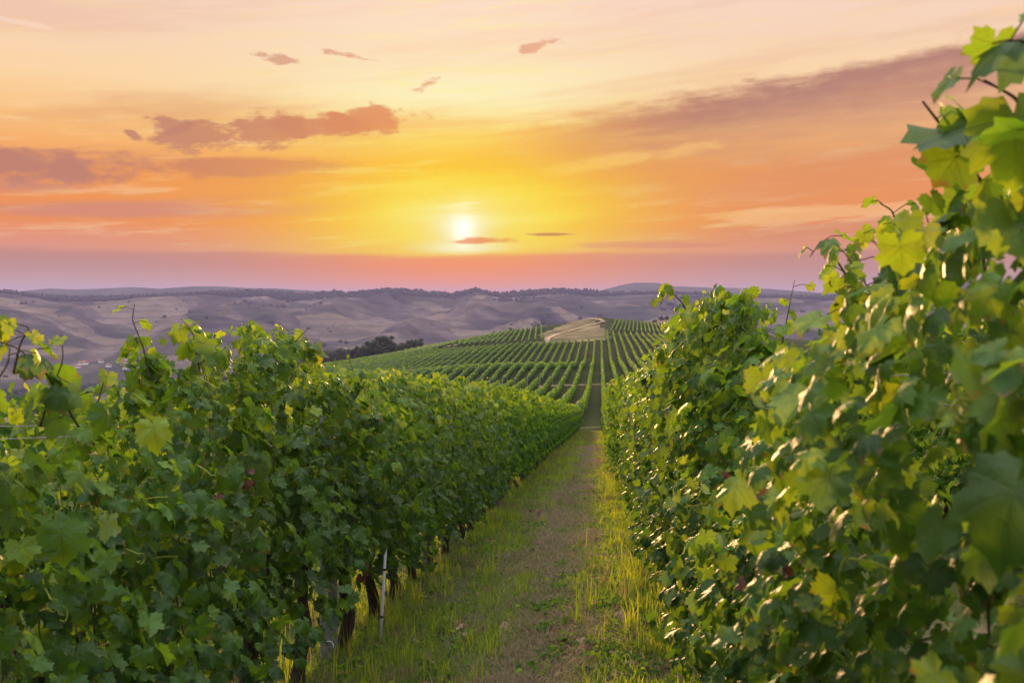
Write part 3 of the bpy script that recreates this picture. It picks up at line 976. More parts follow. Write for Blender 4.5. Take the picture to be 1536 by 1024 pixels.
# ------------------------------------------------------------------ grape leaves
def leaf_outline(n_half, teeth=True, seed=0):
    ctrl = np.array([(0, 1.0), (10, .94), (20, .82), (29, .72), (35, .75), (46, .88), (55, .91), (66, .86), (78, .74), (88, .64), (98, .71), (112, .80), (126, .74), (140, .65), (154, .56), (168, .42), (177, .12)], float)
    a = np.concatenate([np.linspace(0, 166, n_half), [177]])
    r = np.interp(a, ctrl[:, 0], ctrl[:, 1])
    if teeth: r[1:-1] *= 1 + .085 * np.where(np.arange(1, len(a) - 1) % 2 == 0, 1, -1)
    a = np.radians(a)
    right = np.stack([r * np.sin(a), r * np.cos(a)], -1)
    left = right[1:][::-1].copy(); left[:, 0] *= -1
    return np.concatenate([right, left])          # closed loop starting at the tip


def leaf_template(lod, seed):
    r_ = np.random.default_rng(seed)
    if lod == 0: o = leaf_outline(15, True); rings = (.5, 1.0)
    elif lod == 1: o = leaf_outline(8, False); rings = (1.0,)
    else: o = np.array([(0, 1.0), (.45, .6), (.72, .45), (.62, -.25), (.2, -.42), (-.2, -.42), (-.62, -.25), (-.72, .45), (-.45, .6)]) if lod == 2 else np.array([(0, 1.0), (.75, .3), (.4, -.45), (-.4, -.45), (-.75, .3)])
    if lod > 1: rings = (1.0,)
    a_fold = r_.uniform(-.1, .65); b_tip = r_.uniform(.05, .75); c_w = r_.uniform(.05, .20); ph = r_.uniform(0, 6.28); cup = r_.uniform(-.45, .45)
    def zf(p):
        x, y = p[:, 0], p[:, 1]; rr = np.hypot(x, y); th = np.arctan2(x, y)
        return (-a_fold * np.abs(x) ** 1.3 - b_tip * np.maximum(y, 0) ** 2 + cup * rr ** 2 * .5 + c_w * rr ** 2 * np.sin(5 * th + ph) + .085 * rr * np.abs(np.sin(th * 1.9)) - .06 * np.exp(-(x / .05) ** 2) * rr)
    n = len(o); pts = [np.zeros((1, 2))] + [o * k for k in rings]
    p = np.concatenate(pts)
    f = [(0, 1 + (j + 1) % n, 1 + j) for j in range(n)]
    if len(rings) == 2:
        for j in range(n):
            k = (j + 1) % n
            f += [(1 + j, 1 + k, 1 + n + k), (1 + j, 1 + n + k, 1 + n + j)]
    f = np.array(f)
    v = np.concatenate([p, zf(p)[:, None]], 1)
    # make +Z the upper face
    a, b, c = v[f[0][0]], v[f[0][1]], v[f[0][2]]
    if np.cross(b - a, c - a)[2] < 0: f = f[:, ::-1]
    return v, p, f


LT = {l: [leaf_template(l, 300 + 10 * l + k) for k in range(7 if l == 0 else 4)] for l in range(4)}


def leaves_mesh(name, pos, nrm, tip, size, tint, lod, mat, r_):
    pos, nrm, tip = (np.asarray(a, float) for a in (pos, nrm, tip))
    nrm = nrm / (np.linalg.norm(nrm, axis=1)[:, None] + 1e-9)
    tip = tip - nrm * (tip * nrm).sum(1)[:, None]; tip = tip / (np.linalg.norm(tip, axis=1)[:, None] + 1e-9)
    xa = np.cross(tip, nrm)
    which = r_.integers(0, len(LT[lod]), len(pos))
    V, U, F, T = [], [], [], []; n0 = 0
    for k, (v, p, f) in enumerate(LT[lod]):
        i = np.nonzero(which == k)[0]
        if not len(i): continue
        loc = v[None] * size[i][:, None, None] * .72
        asp = r_.uniform(.85, 1.15, len(i))[:, None]
        w = pos[i][:, None] + loc[:, :, :1] * asp[:, :, None] * xa[i][:, None] + loc[:, :, 1:2] * tip[i][:, None] + loc[:, :, 2:] * nrm[i][:, None]
        V.append(w.reshape(-1, 3)); U.append(np.tile(p, (len(i), 1))); T.append(np.repeat(tint[i], len(v)))
        F.append((f[None] + (np.arange(len(i)) * len(v))[:, None, None] + n0).reshape(-1)); n0 += len(i) * len(v)
    return mesh_np(name, np.concatenate(V), np.concatenate(F), 3, mat, uv=np.concatenate(U), smooth=True, attrs={'tint': np.concatenate(T)})


def canopy(r_, top, bottom, width, n_shoot, n_shell, size, side=0, length=1.0, spread=.3, poke=.16):
    """leaf positions of one metre of trellised vine; top(y) gives the canopy height. side: +1/-1 favours one face"""
    pos, nrm, tip, siz, tin = [], [], [], [], []
    shoots = []
    for k in range(n_shoot):
        y0 = r_.uniform(-.5, .5) * length; tp = top(y0)
        x0 = r_.normal(0, .05); zt = tp * r_.uniform(.90, 1.03) + (r_.uniform(0, poke) if r_.random() < .35 else 0)
        lean = r_.normal(0, .13); ln2 = r_.normal(0, .18); bow = r_.normal(0, .12)
        t = np.linspace(0, 1, 12)
        droop = r_.uniform(0, .12) if r_.random() < .3 else 0
        P = np.stack([x0 + lean * t + bow * np.sin(t * np.pi) + .05 * np.sin(t * 9 + k), y0 + ln2 * t + .04 * np.cos(t * 7 + k),
                      bottom + .15 + (zt - bottom - .15) * (t - droop * t ** 4)], -1)
        shoots.append(P)
        m = int(np.linalg.norm(P[-1] - P[0]) / .075)
        tt = (np.arange(m) + r_.random()) / m
        pp_ = np.stack([np.interp(tt, t, P[:, j]) for j in range(3)], -1)
        az = np.where(np.arange(m) % 2 == 0, 0, np.pi) + r_.normal(0, .7, m)
        out = np.stack([np.cos(az), np.sin(az) * .8, r_.uniform(-.1, .5, m)], -1)
        pl = r_.uniform(.04, .11, m) * (1 - .5 * tt)
        pos.append(pp_ + out * pl[:, None])
        nrm.append(out * .6 + np.array([0, 0, .55]) + r_.normal(0, .38, (m, 3)))
        tip.append(out * .5 + np.array([0, 0, -.75]) + r_.normal(0, .35, (m, 3)))
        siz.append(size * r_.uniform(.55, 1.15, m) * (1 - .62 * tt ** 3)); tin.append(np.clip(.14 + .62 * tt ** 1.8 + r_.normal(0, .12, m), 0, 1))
    m = n_shell
    sd = np.where(r_.random(m) < .5 + .32 * side, 1, -1)
    y = r_.uniform(-.5, .5, m) * length
    tp = np.array([top(v) for v in y])
    h = r_.random(m) ** .9
    z = bottom + (tp - bottom) * h
    w = width * (.72 + .5 * np.sin(np.clip(h, 0, 1) * 2.6 + .2)) * (1 - .45 * h ** 4)
    sk = r_.integers(0, 999)
    lump = 1 + 1.6 * fbm(y * 2.8 + sk, z * 3.2 + sd * 7, int(sk), 3)
    dep = np.where(r_.random(m) < .55, r_.uniform(.78, 1.2, m), r_.uniform(.0, .8, m))
    x = sd * w * lump * dep
    pos.append(np.stack([x, y, z + r_.normal(0, .03, m)], -1))
    nrm.append(np.stack([sd * .62, r_.normal(0, .58, m), .55 + r_.normal(0, .48, m)], -1))
    tip.append(np.stack([sd * .25, r_.normal(0, .45, m), -np.ones(m)], -1))
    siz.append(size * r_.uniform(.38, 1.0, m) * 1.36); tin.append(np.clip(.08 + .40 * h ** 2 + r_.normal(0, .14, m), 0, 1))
    A = [np.concatenate(a) for a in (pos, nrm, tip, siz, tin)]
    lim = np.array([top(v) for v in A[0][:, 1]])
    ok = ~((np.abs(A[0][:, 0]) > .19) & (A[0][:, 2] > lim - .06)) & (np.abs(A[0][:, 0]) < width * 1.6) & (A[0][:, 2] < lim + .10 + .12 * (np.sin(A[0][:, 1] * 23) > .4))
    return [a[ok] for a in A], shoots


TRUNKS = []
def trunk_mesh(seed, bottom, length=1.0):
    r_ = np.random.default_rng(seed)
    mb = MB(); n = 9
    t = np.linspace(0, 1, n); h = bottom + .18
    P = np.stack([.05 * np.sin(t * 3 + seed) + r_.normal(0, .012, n), r_.uniform(-.12, .12) * t + .04 * np.sin(t * 5 + seed) + r_.normal(0, .012, n), -.06 + (h + .06) * t], -1)
    mb.tube(P, .036 + .022 * (1 - t) ** 3 + r_.uniform(-.006, .008, n), 9)
    trunk = mb.mesh('trunk', M_BARK)
    mb = MB()
    end = P[-1]
    yy = np.linspace(0, .45 * length, 6)
    Q = np.stack([end[0] + r_.normal(0, .012, 6), end[1] + yy, end[2] + .06 * np.sin(yy * 4) + r_.normal(0, .01, 6)], -1)
    Q2 = Q.copy(); Q2[:, 1] = end[1] - yy
    mb.tube(Q, np.linspace(.03, .014, 6), 7); arm1 = mb.mesh('cordon', M_BARK)
    mb = MB(); mb.tube(Q2, np.linspace(.03, .014, 6), 7); arm2 = mb.mesh('cordon', M_BARK)
    return trunk, arm1, arm2


def cane_mesh(P, r0=.0055, r1=.0022, mat=None):
    mb = MB(); mb.tube(P, np.linspace(r0, r1, len(P)), 5); return mb.mesh('cane', mat or M_CANE)


def tendril_mesh(p, d, r_, L=.22):
    t = np.linspace(0, 1, 34)
    d = np.asarray(d, float); d /= np.linalg.norm(d)
    u = np.cross(d, [0, 0, 1]); u /= np.linalg.norm(u) + 1e-9; w = np.cross(u, d)
    coil = np.clip((t - .5) / .5, 0, 1); a = coil ** 1.3 * r_.uniform(7, 13); rad = .022 * coil ** .4 * (1.05 - .55 * t)
    ax = np.asarray(p)[None] + d[None] * (L * (t * (1 - .55 * coil)))[:, None] + np.array([0, 0, -.06])[None] * (t ** 2)[:, None]
    P = ax + (np.cos(a) - 1)[:, None] * rad[:, None] * u + np.sin(a)[:, None] * rad[:, None] * w
    mb = MB(); mb.tube(P, np.linspace(.0022, .001, len(t)), 5); return mb.mesh('tendril', M_TENDRIL)


# height of the canopy along each row
PL = lambda y: np.interp(y, [0, 1.6, 2.3, 2.9, 3.30, 3.7, 4.3, 5.0, 5.7, 6.0, 7.3, 9, 12, 40, 80], [1.9, 1.80, 1.68, 1.60, 1.62, 1.96, 2.10, 2.22, 2.22, 2.0, 1.94, 2.08, 2.14, 2.14, 2.05])
PR = lambda y: np.interp(y, [0, 1.2, 1.6, 1.85, 2.02, 2.25, 3.9, 4.3, 5.2, 6.0, 6.8, 7.6, 12, 80], [1.78, 1.80, 1.88, 1.97, 1.80, 1.42, 1.40, 2.0, 2.16, 2.16, 2.03, 2.0, 2.02, 1.95])
NEAR_L = 'grapevines along the left row'; NEAR_R = 'grapevines along the right row'


def grapevine(name, x, y, label, group):
    e = bpy.data.objects.new(name, None); COL.objects.link(e)
    e.location = (x, y, float(G(x, y)))
    return tag(e, label, 'grapevine', group)


def near_vine(x, y, prof_top, bottom, width, seed, side, label, group, lod=0, n_shoot=15, n_shell=430, size=.092, canes=6, tendrils=3):
    r_ = np.random.default_rng(seed)
    e = grapevine('grapevine', x, y, label, group)
    slope = float(G(x, y + .5) - G(x, y - .5))
    (a, shoots) = canopy(r_, lambda v: float(prof_top(y + v)), bottom, width, n_shoot, n_shell, size, side)
    def sh(p): q = np.array(p, float); q[:, 2] += slope * q[:, 1]; return q
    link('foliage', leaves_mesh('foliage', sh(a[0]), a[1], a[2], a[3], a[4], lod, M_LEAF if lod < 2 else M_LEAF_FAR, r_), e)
    tr = trunk_mesh(seed, max(bottom, .62))
    link('trunk', tr[0], e); link('cordon', tr[1], e); link('cordon', tr[2], e)
    order = sorted(range(len(shoots)), key=lambda i: -shoots[i][-1][2])
    for i in order[:canes]:
        P = sh(shoots[i]); P = P[P[:, 2] < np.array([float(prof_top(y + v)) for v in P[:, 1]]) + .05]
        if len(P) < 4 or np.abs(P[:, 0]).max() > .2: continue
        link('cane', cane_mesh(P, .0042, .0015, M_CANE if r_.random() < .6 else M_GREENCANE), e)
    for k in range(tendrils):
        sx = 1 if side >= 0 else -1
        z = r_.uniform(bottom + .4, float(prof_top(y)) - .05)
        p = (sx * width * r_.uniform(.75, 1.1), r_.uniform(-.45, .45), z)
        link('tendril', tendril_mesh(p, (sx * .7, r_.normal(0, .5), r_.uniform(-.2, .6)), r_, r_.uniform(.1, .2)), e)
    return e


# --- left row
left_lab = {1: 'grapevine at the near end of the left row, half out of frame', 2: 'grapevine in the left row under the low gap with bare wires', 3: 'dark leafy grapevine in the left row with a withered brown leaf cluster',
            4: 'tall grapevine in the left row just beyond the one with withered brown leaves', 5: 'tall grapevine in the left row, just short of the concrete post', 6: 'tall grapevine in the left row wrapped about the grey concrete post'}
vines_left = {}
for k in range(1, 15):
    y = k + .95
    lab = left_lab.get(k) or 'leafy grapevine in the left row, %s beyond the grey concrete post' % ORD[k - 7]
    near = y < 9.5
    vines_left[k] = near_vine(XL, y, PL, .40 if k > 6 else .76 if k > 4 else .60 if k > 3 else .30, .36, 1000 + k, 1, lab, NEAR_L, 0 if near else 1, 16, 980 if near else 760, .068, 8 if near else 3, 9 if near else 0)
# --- right row
right_lab = {0: 'large out-of-focus grapevine at the very edge, nearest to the viewer in the right row', 1: 'out-of-focus tall grapevine in the right row with a shoot raised against the sky', 2: 'tall grapevine in the right row on the near side of the wire gap',
             3: 'low grapevine in the right row under the gap with the bare wire', 4: 'tall bushy grapevine in the right row just beyond the bare-wire gap'}
vines_right = {}
for k in range(0, 15):
    y = k + .55
    lab = right_lab.get(k) or 'leafy grapevine in the right row, %s beyond the tall bushy vine' % ORD[k - 5]
    near = y < 9.5
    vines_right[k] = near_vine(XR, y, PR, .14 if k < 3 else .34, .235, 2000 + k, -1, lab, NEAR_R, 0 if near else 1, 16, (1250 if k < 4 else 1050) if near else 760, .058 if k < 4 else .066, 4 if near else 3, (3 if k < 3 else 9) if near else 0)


# --- further vines of the two rows and the neighbouring rows: copies of a few made once
def proto(seed, lod, top, bottom, n_shoot, n_shell, size, side=0, parts=True):
    r_ = np.random.default_rng(seed)
    a, sh = canopy(r_, lambda v: top, bottom, .34, n_shoot, n_shell, size, side)
    me = leaves_mesh('foliage', a[0], a[1], a[2], a[3], a[4], lod, M_LEAF_FAR, r_)
    return me, trunk_mesh(seed, bottom)[0]


MID = [proto(3000 + k, 1, 2.12, .42, 10, 470, .086) for k in range(5)]
FAR = [proto(3100 + k, 2, 2.08, .40, 7, 300, .118) for k in range(4)]
VFAR = [proto(3200 + k, 3, 2.02, .38, 4, 150, .20) for k in range(3)]


def copy_vine(x, y, label, group, i, sz=1.0):
    d = math.hypot(x, y)
    P = MID if d < 26 else FAR if d < 48 else VFAR
    me, tr = P[i % len(P)]
    e = grapevine('grapevine', x, y, label, group)
    flip = i * 7 % 2
    slope = math.atan(float(G(x, y + .5) - G(x, y - .5)))
    e.rotation_euler = (slope if not flip else -slope, 0, math.pi * flip)
    e.scale = (1, 1, sz)
    link('foliage', me, e)
    t = link('trunk', tr, e); t.rotation_euler = (0, 0, i * 1.7)
    return e


for k in range(15, 80):
    for x, off, nm, gr, row in ((XL, .95, 'left', NEAR_L, 0), (XR, .55, 'right', NEAR_R, 1)):
        y = k + off
        if y > Y_END: continue
        far = k > 40
        lab = ('small distant grapevine in the far half of the %s row beside the lane' if far else 'grapevine midway down the %s row beside the grass lane') % nm
        copy_vine(x, y, lab, gr, k * 2 + row, 1 + .10 * float(vnoise(k * .6, row * 9, 13)))
for k in range(1, 30):
    copy_vine(XL - SP, k + .1, 'grapevine of the lower row seen behind the left row' if k < 14 else 'grapevine far along the row hidden behind the left row', 'grapevines of the row behind the left row', k)
for k in range(7, 30):
    copy_vine(XR + SP, k + .3, 'grapevine of the next row seen through the gap in the right row' if k < 20 else 'grapevine far along the row behind the right row', 'grapevines of the row behind the right row', k + 1)


# ------------------------------------------------------------------ special shoots
def shoot(parent, P, label=None, lsize=.085, spacing=.075, seed=0, r0=.005, tipyoung=True, mat=None, droopy=.75, bare=0.0):
    """a cane with its own leaves, in world coordinates, made a part of a vine"""
    r_ = np.random.default_rng(seed)
    P = np.asarray(P, float)
    t = np.linspace(0, 1, len(P)); tt = np.linspace(0, 1, 24)
    Q = np.stack([np.interp(tt, t, P[:, j]) for j in range(3)], -1)
    k = np.hanning(7); k /= k.sum()
    for j in range(3): Q[3:-3, j] = np.convolve(Q[:, j], k, 'valid')
    off = np.array(parent.location)
    c = link('cane', bpy.data.meshes.new('cane'), parent)
    L = np.linalg.norm(np.diff(Q, axis=0), axis=1).sum(); m = max(2, int(L * (1 - bare) / spacing))
    ts = bare + (1 - bare) * (np.arange(m) + .5) / m
    p = np.stack([np.interp(ts, tt, Q[:, j]) for j in range(3)], -1)
    az = r_.uniform(0, 6.28) + np.arange(m) * 2.6 + r_.normal(0, .5, m)
    out = np.stack([np.cos(az), np.sin(az), r_.uniform(-.1, .4, m)], -1)
    pet = r_.uniform(.03, .08, m)[:, None]
    pos = p + out * pet
    me = leaves_mesh('leaves', pos - off, out * .6 + np.array([0, 0, .5]) + r_.normal(0, .35, (m, 3)), out * .5 + np.array([0, 0, -droopy]) + r_.normal(0, .3, (m, 3)),
                     lsize * r_.uniform(.7, 1.2, m) * (1 - .6 * ts ** 2.5), np.clip(.25 + .55 * ts ** 1.5 + r_.normal(0, .1, m), 0, 1), 0, M_LEAF, r_)
    link('leaves', me, c)
    mb = MB(); mb.tube(Q - off, np.linspace(r0, r0 * .35, len(Q)), 5)
    for a, b in zip(p, pos): mb.tube([a - off, (a + b) / 2 - off + np.array([0, 0, .008]), b - off], .0014, 4, False)
    c.data = mb.mesh('cane', mat or M_CANE)
    return c


def pt(px, py, d):
    """world point seen at picture position (px, py), d metres along the view axis"""
    x_ = (px - 768) / FPX * d; pitch = math.atan((512 - HORIZON) / FPX)
    v = (512 - py) / FPX * d
    f = d * math.cos(pitch) + v * math.sin(pitch); z = -d * math.sin(pitch) + v * math.cos(pitch)
    return np.array([x_ * math.cos(YAW) - f * math.sin(YAW), x_ * math.sin(YAW) + f * math.cos(YAW), EYE + z])


VL, VR = vines_left, vines_right
# raised shoot against the sky, top right, about 1.7 m away
shoot(VR[1], [pt(1545, 400, 1.70), pt(1512, 330, 1.68), pt(1470, 270, 1.66), pt(1425, 205, 1.64), pt(1384, 152, 1.62)], None, .105, .085, 71, .006, bare=.25)
shoot(VR[1], [pt(1550, 330, 1.45), pt(1540, 230, 1.42), pt(1530, 150, 1.42), pt(1476, 120, 1.42)], None, .10, .065, 72, .005)
shoot(VR[1], [pt(1560, 250, 1.35), pt(1552, 140, 1.35), pt(1540, 60, 1.35), pt(1500, 62, 1.32)], None, .085, .05, 73, .004)
shoot(VR[1], [pt(1480, 420, 1.9), pt(1470, 350, 1.9), pt(1440, 318, 1.9)], None, .085, .05, 94, .004)
shoot(VR[1], [pt(1530, 400, 1.6), pt(1520, 330, 1.6), pt(1500, 290, 1.6)], None, .09, .05, 95, .004)
shoot(VR[2], [pt(1420, 420, 2.1), pt(1400, 360, 2.1), pt(1390, 325, 2.1)], None, .085, .05, 96, .004)
for q, (ax_, ay_, bx_, by_) in enumerate(((1330, 520, 1262, 372), (1300, 540, 1240, 420), (1350, 470, 1300, 345), (1290, 600, 1228, 470), (1380, 450, 1345, 335), (1330, 560, 1275, 440))):
    shoot(VR[2], [pt(ax_, ay_, 2.35), pt((ax_ + bx_) / 2 + 8, (ay_ + by_) / 2 - 12, 2.33), pt(bx_, by_, 2.3)], None, .085, .026, 120 + q, .003)
shoot(VR[2], [pt(1300, 470, 2.6), pt(1262, 400, 2.6), pt(1232, 360, 2.6), pt(1215, 385, 2.58)], None, .075, .055, 74, .004)
shoot(VR[2], [pt(1380, 420, 2.4), pt(1350, 350, 2.4), pt(1338, 315, 2.4), pt(1320, 305, 2.4)], None, .07, .05, 75, .004)
shoot(VR[4], [pt(1165, 560, 4.3), pt(1180, 480, 4.3), pt(1192, 420, 4.3)], None, .085, .06, 76, .004)
shoot(VR[5], [pt(1050, 520, 5.3), pt(1025, 455, 5.2), pt(1000, 432, 5.1), pt(990, 460, 5.05)], None, .095, .06, 77, .004)
shoot(VR[5], [pt(1090, 520, 5.4), pt(1085, 460, 5.4), pt(1070, 432, 5.4)], None, .095, .06, 78, .004)
# left: arching bare cane over the gap, upright shoots behind it
shoot(VL[2], [pt(118, 640, 2.75), pt(70, 560, 2.65), pt(28, 522, 2.55), pt(-20, 505, 2.45)], None, .095, .05, 81, .0032)
shoot(VL[2], [pt(20, 560, 2.5), pt(30, 515, 2.5), pt(45, 490, 2.5), pt(8, 482, 2.45)], None, .085, .06, 82, .0032)
shoot(VL[1], [pt(-30, 640, 2.2), pt(-10, 580, 2.2), pt(12, 545, 2.2), pt(15, 520, 2.2)], None, .09, .05, 91, .0032)
shoot(VL[2], [pt(60, 640, 2.7), pt(75, 590, 2.7), pt(95, 540, 2.7), pt(92, 500, 2.7)], None, .09, .055, 92, .0032)
shoot(VL[2], [pt(140, 640, 2.9), pt(150, 590, 2.9), pt(160, 560, 2.9)], None, .085, .05, 93, .0032)
shoot(VL[3], [pt(225, 570, 3.9), pt(215, 520, 3.9), pt(198, 480, 3.9), pt(202, 455, 3.9)], None, .08, .07, 83, .004)
shoot(VL[3], [pt(300, 560, 4.1), pt(290, 500, 4.1), pt(272, 478, 4.1)], None, .085, .06, 84, .004)
shoot(VL[4], [pt(370, 570, 5.0), pt(378, 510, 5.0), pt(374, 482, 5.0)], None, .085, .065, 85, .004)
shoot(VL[5], [pt(418, 545, 5.4), pt(440, 515, 5.4), pt(462, 493, 5.4)], None, .08, .08, 86, .0045)
shoot(VL[7], [pt(540, 600, 7.4), pt(528, 550, 7.4), pt(520, 530, 7.4)], None, .07, .09, 87, .004)

# curled tendril in front of the right vine
def curl(parent, c, r, d, stem):
    t = np.linspace(0, 1, 60)
    a = t * 11.5 + 1.0; rr = r * (1 - .78 * t)
    base_ = [pt(*q, d) for q in stem]
    sp_ = [pt(c[0] + math.cos(x) * q, c[1] + math.sin(x) * q, d) for x, q in zip(a, rr)]
    P = np.array(base_ + sp_) - np.array(parent.location)
    mb = MB(); mb.tube(P, np.linspace(.0026, .0012, len(P)), 6); link('tendril', mb.mesh('tendril', M_TENDRIL), parent)


curl(VR[1], (1446, 614), 21, 1.25, [(1476, 520), (1462, 545), (1440, 562), (1428, 580), (1440, 600)])

# single large leaves near the viewer
def big_leaf(parent, px, py, d, size, nrm, tip, tint, seed):
    r_ = np.random.default_rng(seed)
    me = leaves_mesh('leaf', [pt(px, py, d) - np.array(parent.location)], [nrm], [tip], np.array([size]), np.array([tint]), 0, M_LEAF, r_)
    return link('leaf', me, parent)


big_leaf(VR[1], 1440, 195, 1.6, .125, (-.25, -.28, .9), (-.8, -.35, -.5), .0, 1)
big_leaf(VR[1], 1448, 170, 1.62, .10, (.5, -.7, .4), (.7, 0, -.4), .35, 2)
big_leaf(VR[1], 1522, 180, 1.4, .125, (-.2, -.9, .25), (.1, .1, -1), .62, 3)
big_leaf(VR[1], 1530, 60, 1.35, .10, (-.2, -.5, .8), (-.9, 0, -.1), .15, 4)
big_leaf(VR[0], 1520, 735, 1.0, .105, (-.55, -.62, .55), (-.5, -.2, -.8), .06, 5)
big_leaf(VR[1], 1405, 400, 1.8, .115, (-.5, -.75, .35), (-.2, 0, -1), .7, 6)
big_leaf(VR[1], 1530, 330, 1.4, .10, (-.3, -.8, .5), (.1, 0, -1), .6, 7)
big_leaf(VL[2], 92, 800, 2.75, .115, (.35, -.8, .45), (.1, -.1, -1), .45, 8)
big_leaf(VL[3], 230, 640, 3.2, .11, (.4, -.7, .5), (.3, -.2, -.9), .85, 9)

# withered clusters
def withered(parent, px, py, d, n, seed, spread=.07, size=.05):
    r_ = np.random.default_rng(seed); c = pt(px, py, d) - np.array(parent.location)
    pos = c + r_.normal(0, spread, (n, 3)) * np.array([.5, .6, 1])
    me = leaves_mesh('withered_leaves', pos, r_.normal(0, 1, (n, 3)), np.array([0, 0, -1]) + r_.normal(0, .5, (n, 3)), size * r_.uniform(.6, 1.2, n), np.zeros(n), 0, M_DRY, r_)
    o = link('withered_leaves', me, parent); o['label'] = 'withered brown leaf cluster'


withered(VL[3], 372, 735, 4.05, 10, 1, .07, .036)
withered(VR[2], 1133, 760, 2.35, 8, 2, .05, .032)
withered(VR[2], 1140, 850, 2.2, 5, 3, .04, .03)
withered(VL[7], 545, 850, 7.6, 6, 4, .05, .06)

# ------------------------------------------------------------------ trellis posts, wires, stake
def post(x, y, h, w, label, lean=(0, 0), group='concrete trellis posts'):
    mb = MB(); hw = w / 2; b = .012
    def ring(z, k):
        s = hw * k
        return [(-s + b, -s, z), (s - b, -s, z), (s, -s + b, z), (s, s - b, z), (s - b, s, z), (-s + b, s, z), (-s, s - b, z), (-s, -s + b, z)]
    zs = [(-.3, 1), (0, 1), (h * .33, .97), (h * .66, .93), (h - .012, .9), (h, .8)]
    v = np.array([p for z, k in zs for p in ring(z, k)])
    f = [(i * 8 + j, i * 8 + (j + 1) % 8, (i + 1) * 8 + (j + 1) % 8, (i + 1) * 8 + j) for i in range(len(zs) - 1) for j in range(8)]
    f.append(tuple((len(zs) - 1) * 8 + j for j in range(8)))
    mb.add(v, f)
    o = link('trellis_post', mb.mesh('trellis_post', M_CONC, False), None, (x, y, float(G(x, y))), (lean[0], lean[1], .1))
    tag(o, label, 'post', group)
    for z in (h * .52, h * .75, h * .95):
        m2 = MB(); a = np.linspace(0, 2 * np.pi, 17); rr = hw * 1.28
        m2.tube(np.stack([rr * np.cos(a), rr * np.sin(a), np.full(17, z)], -1), .0022, 5, False)
        link('wire_tie', m2.mesh('wire_tie', M_WIRE), o)
    return o


post(XL - .03, 6.8, 2.0, .11, 'grey concrete post with a bare foot in bright grass, nearest in the left row', (0, 0))
post(XL, 12.6, 2.0, .10, 'concrete post in the left row, hidden but for glimpses beyond the nearest one')
post(XL, 18.2, 2.02, .10, 'concrete post tip rising through leaves midway down the left row')
for y in (24, 30, 36, 42, 48, 54, 60, 66, 72): post(XL, y, 1.95, .10, 'concrete post buried in the far foliage of the left row')
post(XL + .1, 81.0, 2.2, .13, 'pale end post where the left row stops at the cross path')
post(XR, 8.0, 1.75, .10, 'concrete post buried in the bushy middle foliage of the right row')
for y in (14, 20, 26, 32, 38, 44, 50, 56, 62, 68, 74): post(XR, y, 1.9, .10, 'concrete post buried in the far foliage of the right row')
post(XR, 81.0, 1.9, .12, 'end post where the right row stops at the cross path')
post(XL - SP, 5.6, 1.85, .10, 'concrete post tip behind the bare wires at the left edge')
for k in range(-9, 5):
    post(XL + k * SP, 198.6, 1.9, .20, 'tiny pale post at the foot of a vine row on the far slope', group='end posts of the far slope')


def wire(x, zs, y0, y1, label, group, r=.0016):
    mb = MB(); ys = np.arange(y0, y1 + .01, 2.8)
    zz = np.array([float(H(x, v) - _H00) for v in ys]) + zs
    mid = []
    for i in range(len(ys)):
        mid.append((x, ys[i], zz[i]))
        if i < len(ys) - 1: mid.append((x + .004, (ys[i] + ys[i + 1]) / 2, (zz[i] + zz[i + 1]) / 2 - .012))
    mb.tube(mid, r, 6)
    o = link('trellis_wire', mb.mesh('trellis_wire', M_WIRE)); return tag(o, label, 'wire', group)


for z, w in ((1.72, 'top'), (1.68, 'second'), (1.52, 'third'), (.80, 'lowest')):
    wire(XL, z, -.5, 81, '%s trellis wire strung along the left row' % w, 'trellis wires of the left row')
for z, w in ((1.62, 'top'), (1.56, 'second'), (1.05, 'third'), (.66, 'lowest')):
    wire(XR, z, -.5, 81, '%s trellis wire strung along the right row' % w, 'trellis wires of the right row')
wire(XL - SP, 1.80, .5, 26, 'trellis wire of the lower row behind the left row', None)

# white stake
b0, b1 = pt(569, 942, 7.35), pt(577, 850, 7.35)
b0[2] = float(G(b0[0], b0[1])) - .1
top_ = b1 + (b1 - b0) * .25
e = bpy.data.objects.new('vine_stake', None); COL.objects.link(e); e.location = b0
tag(e, 'thin white leaning stake with dark ties, beside the left row', 'stake')
mb = MB(); mb.tube([(0, 0, 0), (top_ - b0) * .5, top_ - b0], .0105, 10); link('tube', mb.mesh('tube', M_WHITE), e)
for f in (.36, .78):
    mb = MB(); c = (top_ - b0) * f; d = (top_ - b0) / np.linalg.norm(top_ - b0)
    mb.tube([c - d * .008, c + d * .008], .0145, 10); link('tie', mb.mesh('tie', M_BLACK), e)
# loop of pale irrigation hose at the post foot
c0 = pt(493, 962, 6.9); a = np.linspace(-.3, 3.0, 14)
mb = MB(); mb.tube(np.stack([.034 * np.cos(a), .01 * a, .03 * np.sin(a) - .03], -1), .0022, 6)
o = link('wire_loop', mb.mesh('wire_loop', M_WHITE), None, tuple(c0)); tag(o, 'small pale wire loop at the foot of the concrete post', 'wire')
